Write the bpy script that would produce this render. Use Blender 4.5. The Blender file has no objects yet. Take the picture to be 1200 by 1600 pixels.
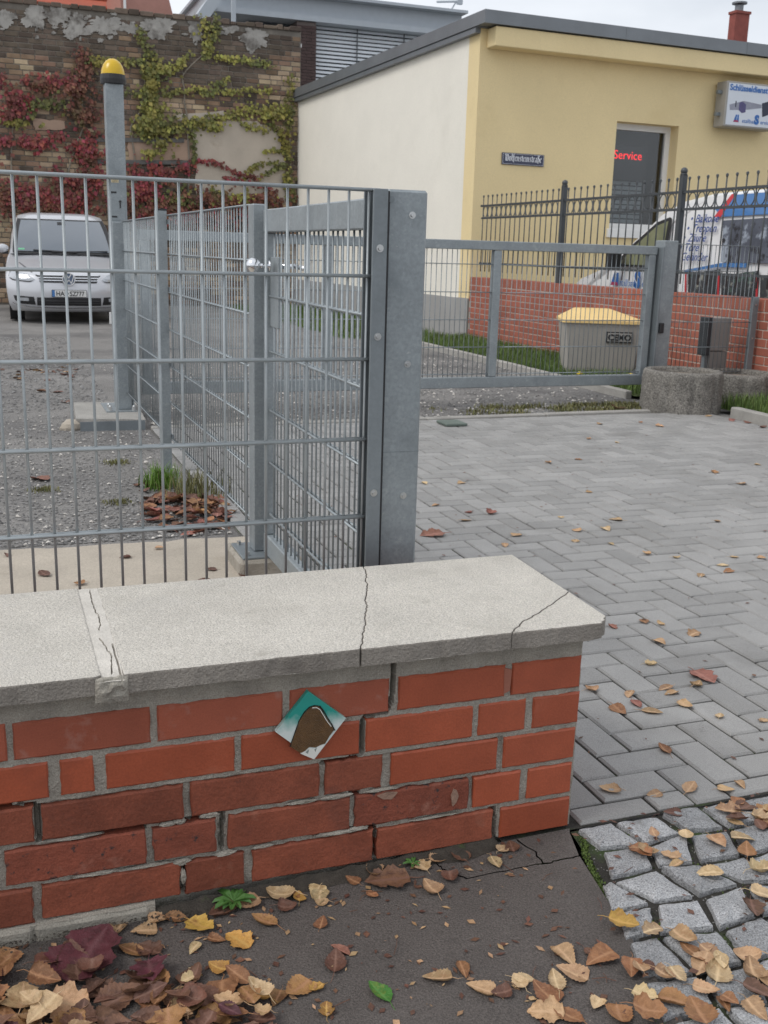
import bpy, bmesh, math, random
from mathutils import Vector, Matrix, noise
R = math.radians
random.seed(7)
scene = bpy.context.scene
COL = scene.collection

# ------------------------------------------------------------------ camera, world, sun, exposure
def look(yaw, pitch, roll):
    f = Vector((-math.sin(yaw)*math.cos(pitch), math.cos(yaw)*math.cos(pitch), -math.sin(pitch)))
    r = Vector((math.cos(yaw), math.sin(yaw), 0)); u = r.cross(f)
    c, s = math.cos(roll), math.sin(roll)
    r2 = c*r + s*u; u2 = -s*r + c*u
    return Matrix((r2, u2, -f)).transposed()
cd = bpy.data.cameras.new('camera'); cam = bpy.data.objects.new('camera', cd); COL.objects.link(cam)
cam.matrix_world = Matrix.Translation((-1.1387, -1.8155, 1.2309)) @ look(R(-20.386), R(13.991), R(1.600)).to_4x4()
cd.sensor_fit = 'VERTICAL'; cd.sensor_height = 36; cd.sensor_width = 27
cd.lens = 36*1635.45/1600
cd.clip_start = .05; cd.clip_end = 600
cd.dof.use_dof = True; cd.dof.focus_distance = 2.35; cd.dof.aperture_fstop = 15
scene.camera = cam

SUN_EL, SUN_AZ = R(50), R(263)      # azimuth clockwise from +Y (north)
world = bpy.data.worlds.new('World'); scene.world = world; world.use_nodes = True
wn = world.node_tree; wn.nodes.clear()
def WN(t, **k):
    n = wn.nodes.new(t)
    for a, v in k.items(): setattr(n, a, v)
    return n
out = WN('ShaderNodeOutputWorld'); bg = WN('ShaderNodeBackground')
sky = WN('ShaderNodeTexSky', sky_type='NISHITA', sun_disc=False, sun_elevation=SUN_EL, sun_rotation=SUN_AZ,
         air_density=1.0, dust_density=3.0, ozone_density=1.0)
hsv = WN('ShaderNodeHueSaturation'); hsv.inputs['Saturation'].default_value = .42
tc = WN('ShaderNodeTexCoord'); mp = WN('ShaderNodeMapping'); mp.inputs['Scale'].default_value = (1, 1, 2.6)
nz = WN('ShaderNodeTexNoise'); nz.inputs['Scale'].default_value = 2.2; nz.inputs['Detail'].default_value = 6
rp = WN('ShaderNodeValToRGB'); rp.color_ramp.elements[0].position = .18; rp.color_ramp.elements[1].position = .58
mx = WN('ShaderNodeMix', data_type='RGBA')
L = wn.links.new
L(tc.outputs['Generated'], mp.inputs['Vector']); L(mp.outputs['Vector'], nz.inputs['Vector']); L(nz.outputs['Fac'], rp.inputs['Fac'])
L(sky.outputs['Color'], hsv.inputs['Color'])
L(rp.outputs['Color'], mx.inputs['Factor']); L(hsv.outputs['Color'], mx.inputs['A']); mx.inputs['B'].default_value = (6.2, 6.45, 6.85, 1)
L(mx.outputs['Result'], bg.inputs['Color']); bg.inputs['Strength'].default_value = .11
L(bg.outputs['Background'], out.inputs['Surface'])

sd = bpy.data.lights.new('sun', 'SUN'); sun = bpy.data.objects.new('sun', sd); COL.objects.link(sun)
sd.energy = .9; sd.angle = R(24); sd.color = (1, .965, .91)
sv = Vector((math.sin(SUN_AZ)*math.cos(SUN_EL), math.cos(SUN_AZ)*math.cos(SUN_EL), math.sin(SUN_EL)))
sun.rotation_euler = (-sv).to_track_quat('-Z', 'Y').to_euler(); sun.location = (-6, -4, 14)
vs = scene.view_settings; vs.view_transform = 'Standard'; vs.look = 'None'; vs.gamma = 1; vs.use_curve_mapping = False
vs.exposure = 0.55

# ------------------------------------------------------------------ materials
MATS = {}
def mat(name, col, rough=.7, metal=0, var=.18, vscale=6, rnd=0., bump=.15, bscale=90, speck=0., sscale=350,
        patches=(), emit=None, alpha=None, trans=0, coat=0, spec=.5, spangle=0, rhue=0.):
    if name in MATS: return MATS[name]
    m = bpy.data.materials.new(name); m.use_nodes = True; nt = m.node_tree; N = nt.nodes; l = nt.links.new
    b = N['Principled BSDF']
    b.inputs['Roughness'].default_value = rough; b.inputs['Metallic'].default_value = metal
    b.inputs['Specular IOR Level'].default_value = spec; b.inputs['Coat Weight'].default_value = coat
    if trans: b.inputs['Transmission Weight'].default_value = trans
    geo = N.new('ShaderNodeNewGeometry'); pos = geo.outputs['Position']
    def noi(scale, detail=5, ro=.6):
        n = N.new('ShaderNodeTexNoise'); n.inputs['Scale'].default_value = scale; n.inputs['Detail'].default_value = detail
        n.inputs['Roughness'].default_value = ro; l(pos, n.inputs['Vector']); return n.outputs['Fac']
    def mapr(v, a, c, d, e, clamp=True):
        n = N.new('ShaderNodeMapRange'); n.clamp = clamp; l(v, n.inputs['Value'])
        for k, q in zip(('From Min', 'From Max', 'To Min', 'To Max'), (a, c, d, e)): n.inputs[k].default_value = q
        return n.outputs['Result']
    def math_(op, a, c):
        n = N.new('ShaderNodeMath'); n.operation = op
        for i, v in enumerate((a, c)):
            if isinstance(v, (int, float)): n.inputs[i].default_value = v
            else: l(v, n.inputs[i])
        return n.outputs[0]
    fac = mapr(noi(vscale), .25, .75, 1-var, 1+var)
    if speck: fac = math_('MULTIPLY', fac, mapr(noi(sscale, 2, .5), .3, .7, 1-speck, 1+speck))
    if spangle:
        v = N.new('ShaderNodeTexVoronoi'); v.inputs['Scale'].default_value = 130; l(pos, v.inputs['Vector'])
        sp = N.new('ShaderNodeSeparateColor'); l(v.outputs['Color'], sp.inputs['Color'])
        fac = math_('MULTIPLY', fac, mapr(sp.outputs[0], 0, 1, 1-spangle, 1+spangle))
    if rnd:
        oi = N.new('ShaderNodeObjectInfo')
        r1 = math_('FRACT', math_('ADD', oi.outputs['Random'], geo.outputs['Random Per Island']), 0)
        fac = math_('MULTIPLY', fac, mapr(r1, 0, 1, 1-rnd, 1+rnd))
    base = N.new('ShaderNodeMix'); base.data_type = 'RGBA'; base.blend_type = 'MULTIPLY'; base.inputs['Factor'].default_value = 1
    base.inputs['A'].default_value = (*col, 1)
    cmb = N.new('ShaderNodeCombineColor'); [l(fac, cmb.inputs[i]) for i in range(3)]
    l(cmb.outputs[0], base.inputs['B']); c = base.outputs['Result']
    if rhue and rnd:
        h = N.new('ShaderNodeHueSaturation'); l(c, h.inputs['Color']); l(mapr(math_('FRACT', math_('MULTIPLY', r1, 7.31), 0), 0, 1, .5-rhue, .5+rhue), h.inputs['Hue']); c = h.outputs['Color']
    for pc, ps, lo, hi in patches:
        mxx = N.new('ShaderNodeMix'); mxx.data_type = 'RGBA'; l(mapr(noi(ps, 7, .65), lo, hi, 0, 1), mxx.inputs['Factor'])
        l(c, mxx.inputs['A']); mxx.inputs['B'].default_value = (*pc, 1); c = mxx.outputs['Result']
    l(c, b.inputs['Base Color'])
    if bump:
        bp = N.new('ShaderNodeBump'); bp.inputs['Strength'].default_value = bump; bp.inputs['Distance'].default_value = .01
        l(noi(bscale, 4), bp.inputs['Height']); l(bp.outputs['Normal'], b.inputs['Normal'])
    if emit:
        b.inputs['Emission Color'].default_value = (*emit[0], 1); b.inputs['Emission Strength'].default_value = emit[1]
    MATS[name] = m
    return m
def glass(name, tint, rough=.02):
    # dark vehicle / window glazing: a glossy coat over a tinted body that lets some of the inside show
    if name in MATS: return MATS[name]
    m = bpy.data.materials.new(name); m.use_nodes = True; b = m.node_tree.nodes['Principled BSDF']
    b.inputs['Base Color'].default_value = (*tint, 1); b.inputs['Roughness'].default_value = rough
    b.inputs['Specular IOR Level'].default_value = 1.0; b.inputs['Coat Weight'].default_value = .6; b.inputs['Coat Roughness'].default_value = .02
    MATS[name] = m; return m

GALV = mat('galvanised steel', (.28, .31, .325), rough=.46, metal=.4, var=.13, vscale=7, spangle=.06, bump=.06, bscale=60, speck=.07, sscale=120, patches=[((.40, .43, .44), 24, .56, .78), ((.19, .215, .23), 6, .54, .74), ((.44, .46, .465), 55, .64, .74)])
GALVL = mat('bright galvanised wire', (.36, .39, .40), rough=.42, metal=.4, var=.15, vscale=12, bump=.04)
COPES = mat('dirty shade-tinted concrete edge', (.265, .24, .21), rough=.95, var=.2, vscale=9, bump=.7, bscale=170, speck=.2, sscale=350, patches=[((.17, .15, .13), 11, .52, .72), ((.40, .37, .33), 60, .66, .76), ((.12, .11, .09), 40, .68, .76)])  # coping's upright faces: dirt stains plus their weaker light, both put into the colour
GALVD = mat('older galvanised steel', (.21, .235, .25), rough=.5, metal=.4, var=.15, vscale=7, spangle=.04, bump=.05)
BOLT = mat('bolt steel', (.55, .56, .56), rough=.3, metal=.9, var=.05, bump=0)
CLINK = mat('clinker brick', (.335, .076, .034), rough=.5, var=.14, vscale=11, rnd=.10, bump=.12, bscale=160, speck=.10, sscale=260, patches=[((.40, .12, .065), 7, .58, .85), ((.22, .055, .03), 5, .58, .8), ((.15, .05, .03), 26, .70, .82)])
CLINKO = mat('weathered brick', (.225, .06, .031), rough=.75, var=.26, vscale=13, rnd=.2, bump=.28, bscale=90, speck=.16, sscale=300, patches=[((.07, .035, .03), 33, .66, .74), ((.30, .13, .085), 12, .62, .8), ((.13, .045, .03), 5, .58, .78)])
CLINKS = mat('soot stained brick', (.215, .057, .032), rough=.8, var=.25, vscale=13, rnd=.12, bump=.35, bscale=110, speck=.14, sscale=300, patches=[((.31, .13, .09), 16, .58, .75), ((.04, .03, .03), 44, .585, .66)])
CLINKW = mat('brick with pale bloom', (.315, .082, .044), rough=.65, var=.14, vscale=11, rnd=.08, bump=.15, bscale=160, speck=.10, patches=[((.38, .22, .18), 14, .55, .8)])
MORT = mat('mortar', (.335, .31, .265), rough=.95, var=.22, vscale=14, bump=.6, bscale=220, speck=.2, sscale=420, patches=[((.16, .15, .10), 9, .6, .75)])
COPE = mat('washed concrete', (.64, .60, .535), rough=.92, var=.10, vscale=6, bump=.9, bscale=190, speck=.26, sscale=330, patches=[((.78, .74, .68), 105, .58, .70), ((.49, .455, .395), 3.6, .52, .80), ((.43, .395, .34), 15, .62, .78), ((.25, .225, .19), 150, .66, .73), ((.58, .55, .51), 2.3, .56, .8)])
PAV = mat('concrete paver', (.295, .288, .278), rough=.62, var=.13, vscale=3.5, rnd=.13, bump=.4, bscale=300, speck=.2, sscale=380, patches=[((.20, .192, .18), 2.1, .52, .8), ((.37, .36, .345), 240, .64, .74), ((.16, .155, .15), 20, .62, .8), ((.36, .35, .335), .9, .55, .75)])
JOINT = mat('joint grit', (.034, .031, .026), rough=1, var=.35, vscale=14, bump=.7, bscale=200, speck=.35, sscale=300, patches=[((.05, .085, .02), 5, .52, .66)])
ASPH = mat('asphalt', (.122, .106, .097), rough=.85, var=.2, vscale=4.5, bump=.9, bscale=230, speck=.34, sscale=300, patches=[((.34, .285, .23), 140, .67, .715), ((.155, .14, .13), 2.2, .58, .74), ((.06, .055, .05), 6, .66, .76)])
GRAN = mat('granite', (.335, .338, .345), rough=.8, var=.2, vscale=14, rnd=.2, bump=.7, bscale=140, speck=.4, sscale=330, patches=[((.09, .09, .095), 210, .57, .64), ((.52, .52, .51), 140, .62, .70), ((.22, .22, .215), 9, .58, .75)])
GRAV = mat('gritty yard', (.21, .20, .19), rough=1, var=.22, vscale=1.1, bump=.9, bscale=90, speck=.34, sscale=110, patches=[((.115, .11, .108), .7, .48, .66), ((.45, .43, .40), 75, .66, .72), ((.08, .11, .035), 1.6, .67, .76)])
SAND = mat('sandy concrete', (.42, .37, .305), rough=1, var=.16, vscale=3, bump=.35, bscale=120, speck=.12, sscale=160, patches=[((.33, .285, .23), 4.5, .6, .75), ((.16, .13, .1), 45, .72, .76)])
KERB = mat('kerb concrete', (.34, .325, .30), rough=.95, var=.18, vscale=6, bump=.5, bscale=200, speck=.2, sscale=240)
AGG = mat('exposed aggregate', (.19, .178, .16), rough=1, var=.3, vscale=10, bump=1., bscale=60, speck=.5, sscale=90, patches=[((.36, .34, .30), 85, .62, .68), ((.07, .065, .06), 70, .62, .68)])
SOIL = mat('dry soil', (.30, .25, .20), rough=1, var=.3, vscale=14, bump=.8, bscale=80)
DIRT = mat('dark crumb soil', (.055, .047, .038), rough=1, var=.4, vscale=30, bump=.8, bscale=150, patches=[((.05, .085, .02), 9, .58, .7)])
RBRICK = mat('red facing brick', (.33, .105, .068), rough=.75, var=.13, vscale=7, rnd=.13, bump=.2, bscale=90)
RMORT = mat('pale mortar', (.50, .43, .37), rough=.95, var=.15, vscale=9, bump=.3)
CREAM = mat('cream render', (.80, .765, .68), rough=.9, var=.04, vscale=1.5, bump=.25, bscale=90, speck=.03, sscale=60, patches=[((.72, .685, .60), 1.0, .58, .82)])
YELL = mat('yellow render', (.77, .625, .355), rough=.9, var=.05, vscale=.9, bump=.3, bscale=90, speck=.04, sscale=60, patches=[((.68, .54, .29), 1.1, .56, .8)])
PLINTH = mat('grey plinth render', (.33, .325, .315), rough=.9, var=.08, vscale=2, bump=.3, bscale=120)
ZINC = mat('zinc roof edge', (.20, .215, .23), rough=.5, metal=.5, var=.12, vscale=2, bump=.04)
IRON = mat('dark painted iron', (.075, .082, .088), rough=.5, metal=.3, var=.12, bump=.05)
WHITE = mat('white paint', (.78, .78, .78), rough=.35, var=.03, bump=0, coat=.5)
PVC = mat('white window frame', (.74, .74, .73), rough=.4, var=.03, bump=0)
BLUE = mat('blue paint', (.055, .18, .43), rough=.35, var=.05, bump=0, coat=.5)
DBLUE = mat('dark blue lettering', (.02, .06, .25), rough=.5, var=.03, bump=0)
RED = mat('red stripe', (.55, .04, .05), rough=.4, var=.05, bump=0)
BLACK = mat('black plastic', (.018, .018, .02), rough=.5, var=.1, bump=.05)
DARK = mat('dark interior', (.03, .03, .032), rough=.8, var=.3, vscale=4, bump=0)
RUBB = mat('tyre rubber', (.022, .022, .023), rough=.85, var=.1, bump=.1)
SILV = mat('silver car paint', (.57, .58, .61), rough=.28, metal=.25, var=.02, bump=0, coat=.8)
CHRO = mat('chrome trim', (.75, .76, .78), rough=.15, metal=1, var=.02, bump=0)
PLATE = mat('number plate', (.72, .72, .70), rough=.4, var=.02, bump=0)
GLASSD = glass('dark glazing', (.035, .042, .05))
WSCR = glass('windscreen glass', (.075, .095, .12))

# ------------------------------------------------------------------ geometry helpers
class G:
    def __init__(s): s.v = []; s.f = []
    def add(s, vs, fs):
        n = len(s.v); s.v += [tuple(p) for p in vs]; s.f += [tuple(i+n for i in f) for f in fs]; return s
    def box(s, x0, x1, y0, y1, z0, z1):
        return s.add([(x0,y0,z0),(x1,y0,z0),(x1,y1,z0),(x0,y1,z0),(x0,y0,z1),(x1,y0,z1),(x1,y1,z1),(x0,y1,z1)],
                     [(0,3,2,1),(4,5,6,7),(0,1,5,4),(1,2,6,5),(2,3,7,6),(3,0,4,7)])
    def bbox(s, x0, x1, y0, y1, z0, z1, b=.004):
        # box with chamfered edges (24 corners)
        X, Y, Z = (x0, x1), (y0, y1), (z0, z1); bm = bmesh.new()
        vs = [bm.verts.new(p) for p in [(x0,y0,z0),(x1,y0,z0),(x1,y1,z0),(x0,y1,z0),(x0,y0,z1),(x1,y0,z1),(x1,y1,z1),(x0,y1,z1)]]
        for f in [(0,3,2,1),(4,5,6,7),(0,1,5,4),(1,2,6,5),(2,3,7,6),(3,0,4,7)]: bm.faces.new([vs[i] for i in f])
        bmesh.ops.bevel(bm, geom=list(bm.edges), offset=b, segments=1, affect='EDGES', profile=.5)
        bm.verts.index_update(); s.add([v.co[:] for v in bm.verts], [[v.index for v in f.verts] for f in bm.faces]); bm.free(); return s
    def cyl(s, p0, p1, r, n=8, r2=None, caps=True):
        p0, p1 = Vector(p0), Vector(p1); d = (p1-p0).normalized(); r2 = r if r2 is None else r2
        a = d.orthogonal().normalized(); b = d.cross(a); vs = []
        for p, q in ((p0, r), (p1, r2)):
            for i in range(n):
                t = 2*math.pi*(i+.5)/n; vs.append(p + (a*math.cos(t)+b*math.sin(t))*q)
        fs = [(i, (i+1) % n, n+(i+1) % n, n+i) for i in range(n)]
        if caps: fs += [tuple(range(n-1, -1, -1)), tuple(range(n, 2*n))]
        return s.add(vs, fs)
    def tube(s, pts, r, n=6):
        pts = [Vector(p) for p in pts]; rs = r if isinstance(r, (list, tuple)) else [r]*len(pts); vs = []; fs = []
        for k, p in enumerate(pts):
            d = (pts[min(k+1, len(pts)-1)]-pts[max(k-1, 0)]).normalized(); a = d.orthogonal().normalized() if k == 0 else (pa - d*pa.dot(d)).normalized()
            pa = a; b = d.cross(a)
            for i in range(n):
                t = 2*math.pi*i/n; vs.append(p+(a*math.cos(t)+b*math.sin(t))*rs[k])
        for k in range(len(pts)-1):
            for i in range(n): fs.append((k*n+i, k*n+(i+1) % n, (k+1)*n+(i+1) % n, (k+1)*n+i))
        fs += [tuple(range(n-1, -1, -1)), tuple(range((len(pts)-1)*n, len(pts)*n))]
        return s.add(vs, fs)
    def ball(s, c, r, n=10, m=7, sz=1, top=None):
        vs = []; fs = []
        for j in range(m+1):
            ph = -math.pi/2 + math.pi*j/m
            for i in range(n):
                t = 2*math.pi*i/n; vs.append((c[0]+r*math.cos(ph)*math.cos(t), c[1]+r*math.cos(ph)*math.sin(t), c[2]+r*sz*math.sin(ph)))
        for j in range(m):
            for i in range(n): fs.append((j*n+i, j*n+(i+1) % n, (j+1)*n+(i+1) % n, (j+1)*n+i))
        return s.add(vs, fs)
    def lathe(s, c, prof, n=20):
        vs = []; fs = []
        for r, z in prof:
            for i in range(n):
                t = 2*math.pi*i/n; vs.append((c[0]+r*math.cos(t), c[1]+r*math.sin(t), c[2]+z))
        for j in range(len(prof)-1):
            for i in range(n): fs.append((j*n+i, j*n+(i+1) % n, (j+1)*n+(i+1) % n, (j+1)*n+i))
        return s.add(vs, fs)
    def prism(s, poly, a, b, axis='z'):
        n = len(poly)
        def P(u, v, w): return {'z': (u, v, w), 'y': (u, w, v), 'x': (w, u, v)}[axis]
        vs = [P(u, v, a) for u, v in poly]+[P(u, v, b) for u, v in poly]
        fs = [tuple(range(n-1, -1, -1)), tuple(range(n, 2*n))]+[(i, (i+1) % n, n+(i+1) % n, n+i) for i in range(n)]
        return s.add(vs, fs)
    def grid(s, fn, nu, nv):
        vs = [fn(i/nu, j/nv) for j in range(nv+1) for i in range(nu+1)]; w = nu+1
        return s.add(vs, [(j*w+i, j*w+i+1, (j+1)*w+i+1, (j+1)*w+i) for j in range(nv) for i in range(nu)])
    def mesh(s, name, m=None, smooth=False, fix=True):
        me = bpy.data.meshes.new(name); me.from_pydata(s.v, [], s.f)
        if fix:
            bm = bmesh.new(); bm.from_mesh(me); bmesh.ops.recalc_face_normals(bm, faces=bm.faces); bm.to_mesh(me); bm.free()
        if m: me.materials.append(m)
        if smooth:
            for p in me.polygons: p.use_smooth = True
        return me
def link(name, me, parent=None, loc=None, rot=None):
    o = bpy.data.objects.new(name, me); COL.objects.link(o)
    if parent is not None:
        o.parent = parent
        if parent.name in WC: o.matrix_parent_inverse = WC[parent.name]
    if loc is not None: o.location = loc
    if rot is not None: o.rotation_euler = rot if isinstance(rot, (tuple, list)) else (0, 0, rot)
    return o
def obj(name, g, m, parent=None, smooth=False, fix=True): return link(name, g.mesh(name, m, smooth, fix), parent)
def tag(o, label=None, cat=None, group=None, kind=None):
    for k, v in (('label', label), ('category', cat), ('group', group), ('kind', kind)):
        if v: o[k] = v
    return o
WC = {}
def thingw(name, loc, label, cat, group=None):      # an Empty at the thing's base whose parts are given in world coordinates
    o = tag(link(name, None, None, loc), label, cat, group); WC[o.name] = Matrix.Translation(-Vector(loc)); return o
def thing(name, loc, label, cat, group=None, rz=0): return tag(link(name, None, None, loc, rz), label, cat, group)
def box(name, m, parent, *a, b=0):
    g = G(); (g.bbox(*a, b=b) if b else g.box(*a)); return obj(name, g, m, parent)
def text_mesh(s, size, m, offset=0., shear=0., align='LEFT', extrude=.001):
    cu = bpy.data.curves.new('lettering', 'FONT'); cu.body = s; cu.size = size; cu.offset = offset; cu.shear = shear; cu.align_x = align; cu.extrude = extrude; cu.resolution_u = 3
    t = bpy.data.objects.new('lettering', cu); COL.objects.link(t); bpy.context.view_layer.update()
    me = bpy.data.meshes.new_from_object(t.evaluated_get(bpy.context.evaluated_depsgraph_get()))
    bpy.data.objects.remove(t); bpy.data.curves.remove(cu); me.materials.clear(); me.materials.append(m); return me
def frame(o, origin, u, v):
    u, v = Vector(u).normalized(), Vector(v).normalized(); n = u.cross(v)
    o.matrix_local = Matrix.Translation(origin) @ Matrix((u, v, n)).transposed().to_4x4(); return o
def rj(a): return random.uniform(-a, a)

# ------------------------------------------------------------------ the setting
def nz3(x, y, z=0, s=1): return noise.noise(Vector((x*s, y*s, z*s)))
def asph_z(x): return -.004+.027*min(x, 0)
def sheet(name, poly, z, m, parent=None):
    g = G(); g.add([(x, y, z if not callable(z) else z(x)) for x, y in poly], [tuple(range(len(poly)))])
    o = obj(name, g, m, parent, fix=False)
    if parent is None: tag(o, kind='structure')
    return o
sheet('ground', [(-250, -250), (250, -250), (250, 250), (-250, 250)], -.16, GRAV)
# yard of compacted grit behind the walls, slightly uneven
g = G()
g.grid(lambda u, v: (-14+32*u, .44+24*v, -.016+.006*nz3(-14+32*u, 24*v, 0, 1.3)), 128, 96)
tag(obj('yard', g, GRAV, smooth=True), kind='structure')
# strip of sandy concrete between the low wall and the yard
g = G()
def sandp(u, v):
    x = -3.2+3.16*u; ymax = 2.62+.05*nz3(x, 3, 0, 3)+.02*nz3(x, 9, 0, 11)
    return (x, .44+(ymax-.44)*v, -.003+.003*nz3(x, v*2.2, 5, 3)-(.012 if v > .99 else 0))
g.grid(sandp, 90, 50)
tag(obj('sand_strip', g, SAND, smooth=True), kind='structure')
# asphalt pavement in front of the wall: one big sheet and two broken patches along the wall foot
EDGE = lambda y: -.003+.295*y if y > -3 else -.888
def jag(pts, a, n=7):
    o = []
    for (x0, y0), (x1, y1) in zip(pts, pts[1:]):
        for k in range(n):
            t = k/n; o.append((x0+(x1-x0)*t+rj(a), y0+(y1-y0)*t+rj(a)))
    return o+[pts[-1]]
crk = jag([(-.335, -.003), (-.33, -.06), (-.30, -.098), (-.12, -.108), (EDGE(-.108)-.004, -.108)], .004, 8)
pav = sheet('pavement', [(-4, -.003), (-4, -5), (EDGE(-5)-.004, -5)]+[(x, y) for x, y in reversed(crk)], asph_z, ASPH)
g = G(); side = jag([(-.125, -.103), (-.12, -.06), (-.135, -.002)], .003, 5)
for poly in ([(x+.003, y+.003) for x, y in crk if x < -.135]+[(x-.002, y) for x, y in side],
             [(x+.002, y) for x, y in side[::-1]]+[(x, y+.004) for x, y in crk if x > -.115]+[(EDGE(-.02)-.004, -.02), (-.004, -.004)]):
    sheet('asphalt_patch', poly, asph_z, ASPH, pav)
# bedding sheets
sheet('grit_bed', [(-4.02, -5.02), (4.6, -5.02), (4.6, .01), (-4.02, .01)], lambda x: asph_z(x)-.012, JOINT)

# driveway: herringbone of concrete pavers, axis parallel to the wall
PX0, PX1, PY0, PY1 = -.17, 4.40, .0, 5.44
drive = sheet('driveway', [(PX0, -.004), (PX1, -.004), (PX1, PY1), (PX0, PY1)], -.0085, JOINT)
U = .1035; gap = .0078
def paver_mesh(g, x0, x1, y0, y1, dz=0, tx=0, ty=0):
    b = .0055; zt = dz
    P = lambda x, y, z: (x, y, z+tx*(x-(x0+x1)/2)+ty*(y-(y0+y1)/2))
    g.add([P(x0, y0, -.03), P(x1, y0, -.03), P(x1, y1, -.03), P(x0, y1, -.03), P(x0, y0, zt-b), P(x1, y0, zt-b), P(x1, y1, zt-b), P(x0, y1, zt-b),
           P(x0+b, y0+b, zt), P(x1-b, y0+b, zt), P(x1-b, y1-b, zt), P(x0+b, y1-b, zt)],
          [(0,1,5,4),(1,2,6,5),(2,3,7,6),(3,0,4,7),(4,5,9,8),(5,6,10,9),(6,7,11,10),(7,4,8,11),(8,9,10,11)])
pv = []
for i in range(-12, 40):
    for j in range(-9, 50):
        k = (i-j) % 4; x0, y0 = .75+i*U, .69+j*U
        if k == 0: r = [x0, x0+2*U, y0, y0+U]
        elif k == 3: r = [x0, x0+U, y0, y0+2*U]
        else: continue
        r = [max(r[0], PX0), min(r[1], PX1), max(r[2], PY0), min(r[3], PY1)]
        if r[1]-r[0] < .03 or r[3]-r[2] < .03: continue
        # the wall stands on part of this area
        if r[0] < 0 and r[2] < .44:
            if r[1] > .03: r[0] = max(r[0], .004)
            elif r[3] > .47: r[2] = max(r[2], .445)
            else: continue
        pv.append((r[0]+gap/2, r[1]-gap/2, r[2]+gap/2, r[3]-gap/2))
def pavkey(r):
    x, y = (r[0]+r[1])/2, (r[2]+r[3])/2
    fx = (x+1.14)*.9375-(y+1.82)*.348; fz = (x+1.14)*.348+(y+1.82)*.9375
    vis = abs(fx/fz) < .40 and fz > 1.9
    return (0 if vis else 1, fz)
pv.sort(key=pavkey)
rest = G()
for n, r in enumerate(pv):
    dz = rj(.0016); tx, ty = rj(.012), rj(.012)
    if n < 300:
        cx, cy = (r[0]+r[1])/2, (r[2]+r[3])/2; g = G(); paver_mesh(g, r[0]-cx, r[1]-cx, r[2]-cy, r[3]-cy, dz, tx, ty)
        link('paver', g.mesh('paver', PAV), drive, (cx, cy, 0))
    else: paver_mesh(rest, *r, dz, tx, ty)
tag(obj('far_pavers', rest, PAV, drive), kind='stuff')

# granite setts beside the asphalt
cob = sheet('cobble_strip', [(EDGE(-5), -5), (3.2, -5), (3.2, -.006), (-.002, -.006)], -.0125, JOINT)
def sett(P):
    """irregular granite sett from four corner points (shared lattice), shrunk by the joint, with rough edges"""
    cx = sum(p[0] for p in P)/4; cy = sum(p[1] for p in P)/4; ring = []
    Q = []
    for x, y in P:
        d = math.hypot(x-cx, y-cy); f = 1-(.0108+rj(.003))/max(d, .02); Q.append((cx+(x-cx)*f-cx, cy+(y-cy)*f-cy))
    for (x0, y0), (x1, y1) in zip(Q, Q[1:]+Q[:1]):
        for k in range(5):
            t = k/5; e = 0 if k == 0 else 1; ring.append((x0+(x1-x0)*t+rj(.0024)*e, y0+(y1-y0)*t+rj(.0024)*e))
    n = len(ring); tx, ty, rz = rj(.05), rj(.05), rj(.002); g = G(); vs = []
    for f, z, a in ((1.0, -.03, 0), (1.0, -.006, .001), (.965, .0015, .0012), (.72, .0045, .0018), (.36, .005, .0018)):
        vs += [(x*f, y*f, z+rz+x*tx+y*ty+rj(a)) for x, y in ring]
    vs.append((0, 0, .005+rz)); fs = [(j*n+i, j*n+(i+1) % n, (j+1)*n+(i+1) % n, (j+1)*n+i) for j in range(4) for i in range(n)]+[(4*n+i, 4*n+(i+1) % n, 5*n) for i in range(n)]
    g.add(vs, fs); link('cobblestone', g.mesh('cobblestone', GRAN), cob, (cx, cy, -.004))
random.seed(11)
lat = {}; ca, sa = math.cos(-.10), math.sin(-.10)
for i in range(-3, 18):
    for j in range(0, 16):
        u, v = i*.112+(.03 if j % 2 else 0), -.004-j*.099; x, y = u*ca-v*sa, u*sa+v*ca+.02*math.sin(u*3)
        x, y = x+rj(.017), y+rj(.015); y = min(y, -.010)
        if j == 0: y = -.010
        lat[i, j] = [max(x, EDGE(y)+.010), y]
for i in range(-3, 17):
    for j in range(0, 15):
        P = [lat[i, j+1], lat[i+1, j+1], lat[i+1, j], lat[i, j]]
        ar = abs(sum(p[0]*q[1]-q[0]*p[1] for p, q in zip(P, P[1:]+P[:1])))/2
        if ar < .0035: continue
        if ar > .0135 and random.random() < .5:
            m1 = [(P[0][0]+P[1][0])/2, (P[0][1]+P[1][1])/2]; m2 = [(P[2][0]+P[3][0])/2, (P[2][1]+P[3][1])/2]; sett([P[0], m1, m2, P[3]]); sett([m1, P[1], P[2], m2])
        else: sett(P)

# flush concrete edging at the far end of the driveway, kerbs
def kerb(pts, w, z0, z1, label, L=1.0):
    root = tag(link('kerb', None, None, (*pts[0], 0)), kind='structure'); WC[root.name] = Matrix.Translation((-pts[0][0], -pts[0][1], 0))
    (x0, y0), (x1, y1) = pts; d = math.hypot(x1-x0, y1-y0); n = max(1, round(d/L)); ux, uy = (x1-x0)/d, (y1-y0)/d
    for k in range(n):
        a, b = d*k/n+.003, d*(k+1)/n-.003; g = G(); g.bbox(0, b-a, -w/2, w/2, z0, z1+rj(.003), b=.008)
        link('kerbstone', g.mesh('kerbstone', KERB), root, (x0+ux*a, y0+uy*a, 0), math.atan2(uy, ux)+rj(.004))
kerb([(-.17, 5.485), (4.0, 5.60)], .07, -.1, .004, 'edging')
kerb([(4.44, -.5), (4.50, 5.20)], .08, -.1, .07, 'kerb', .8)
kerb([(4.245, 6.35), (4.27, 12.5)], .07, -.1, .055, 'kerb')

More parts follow.
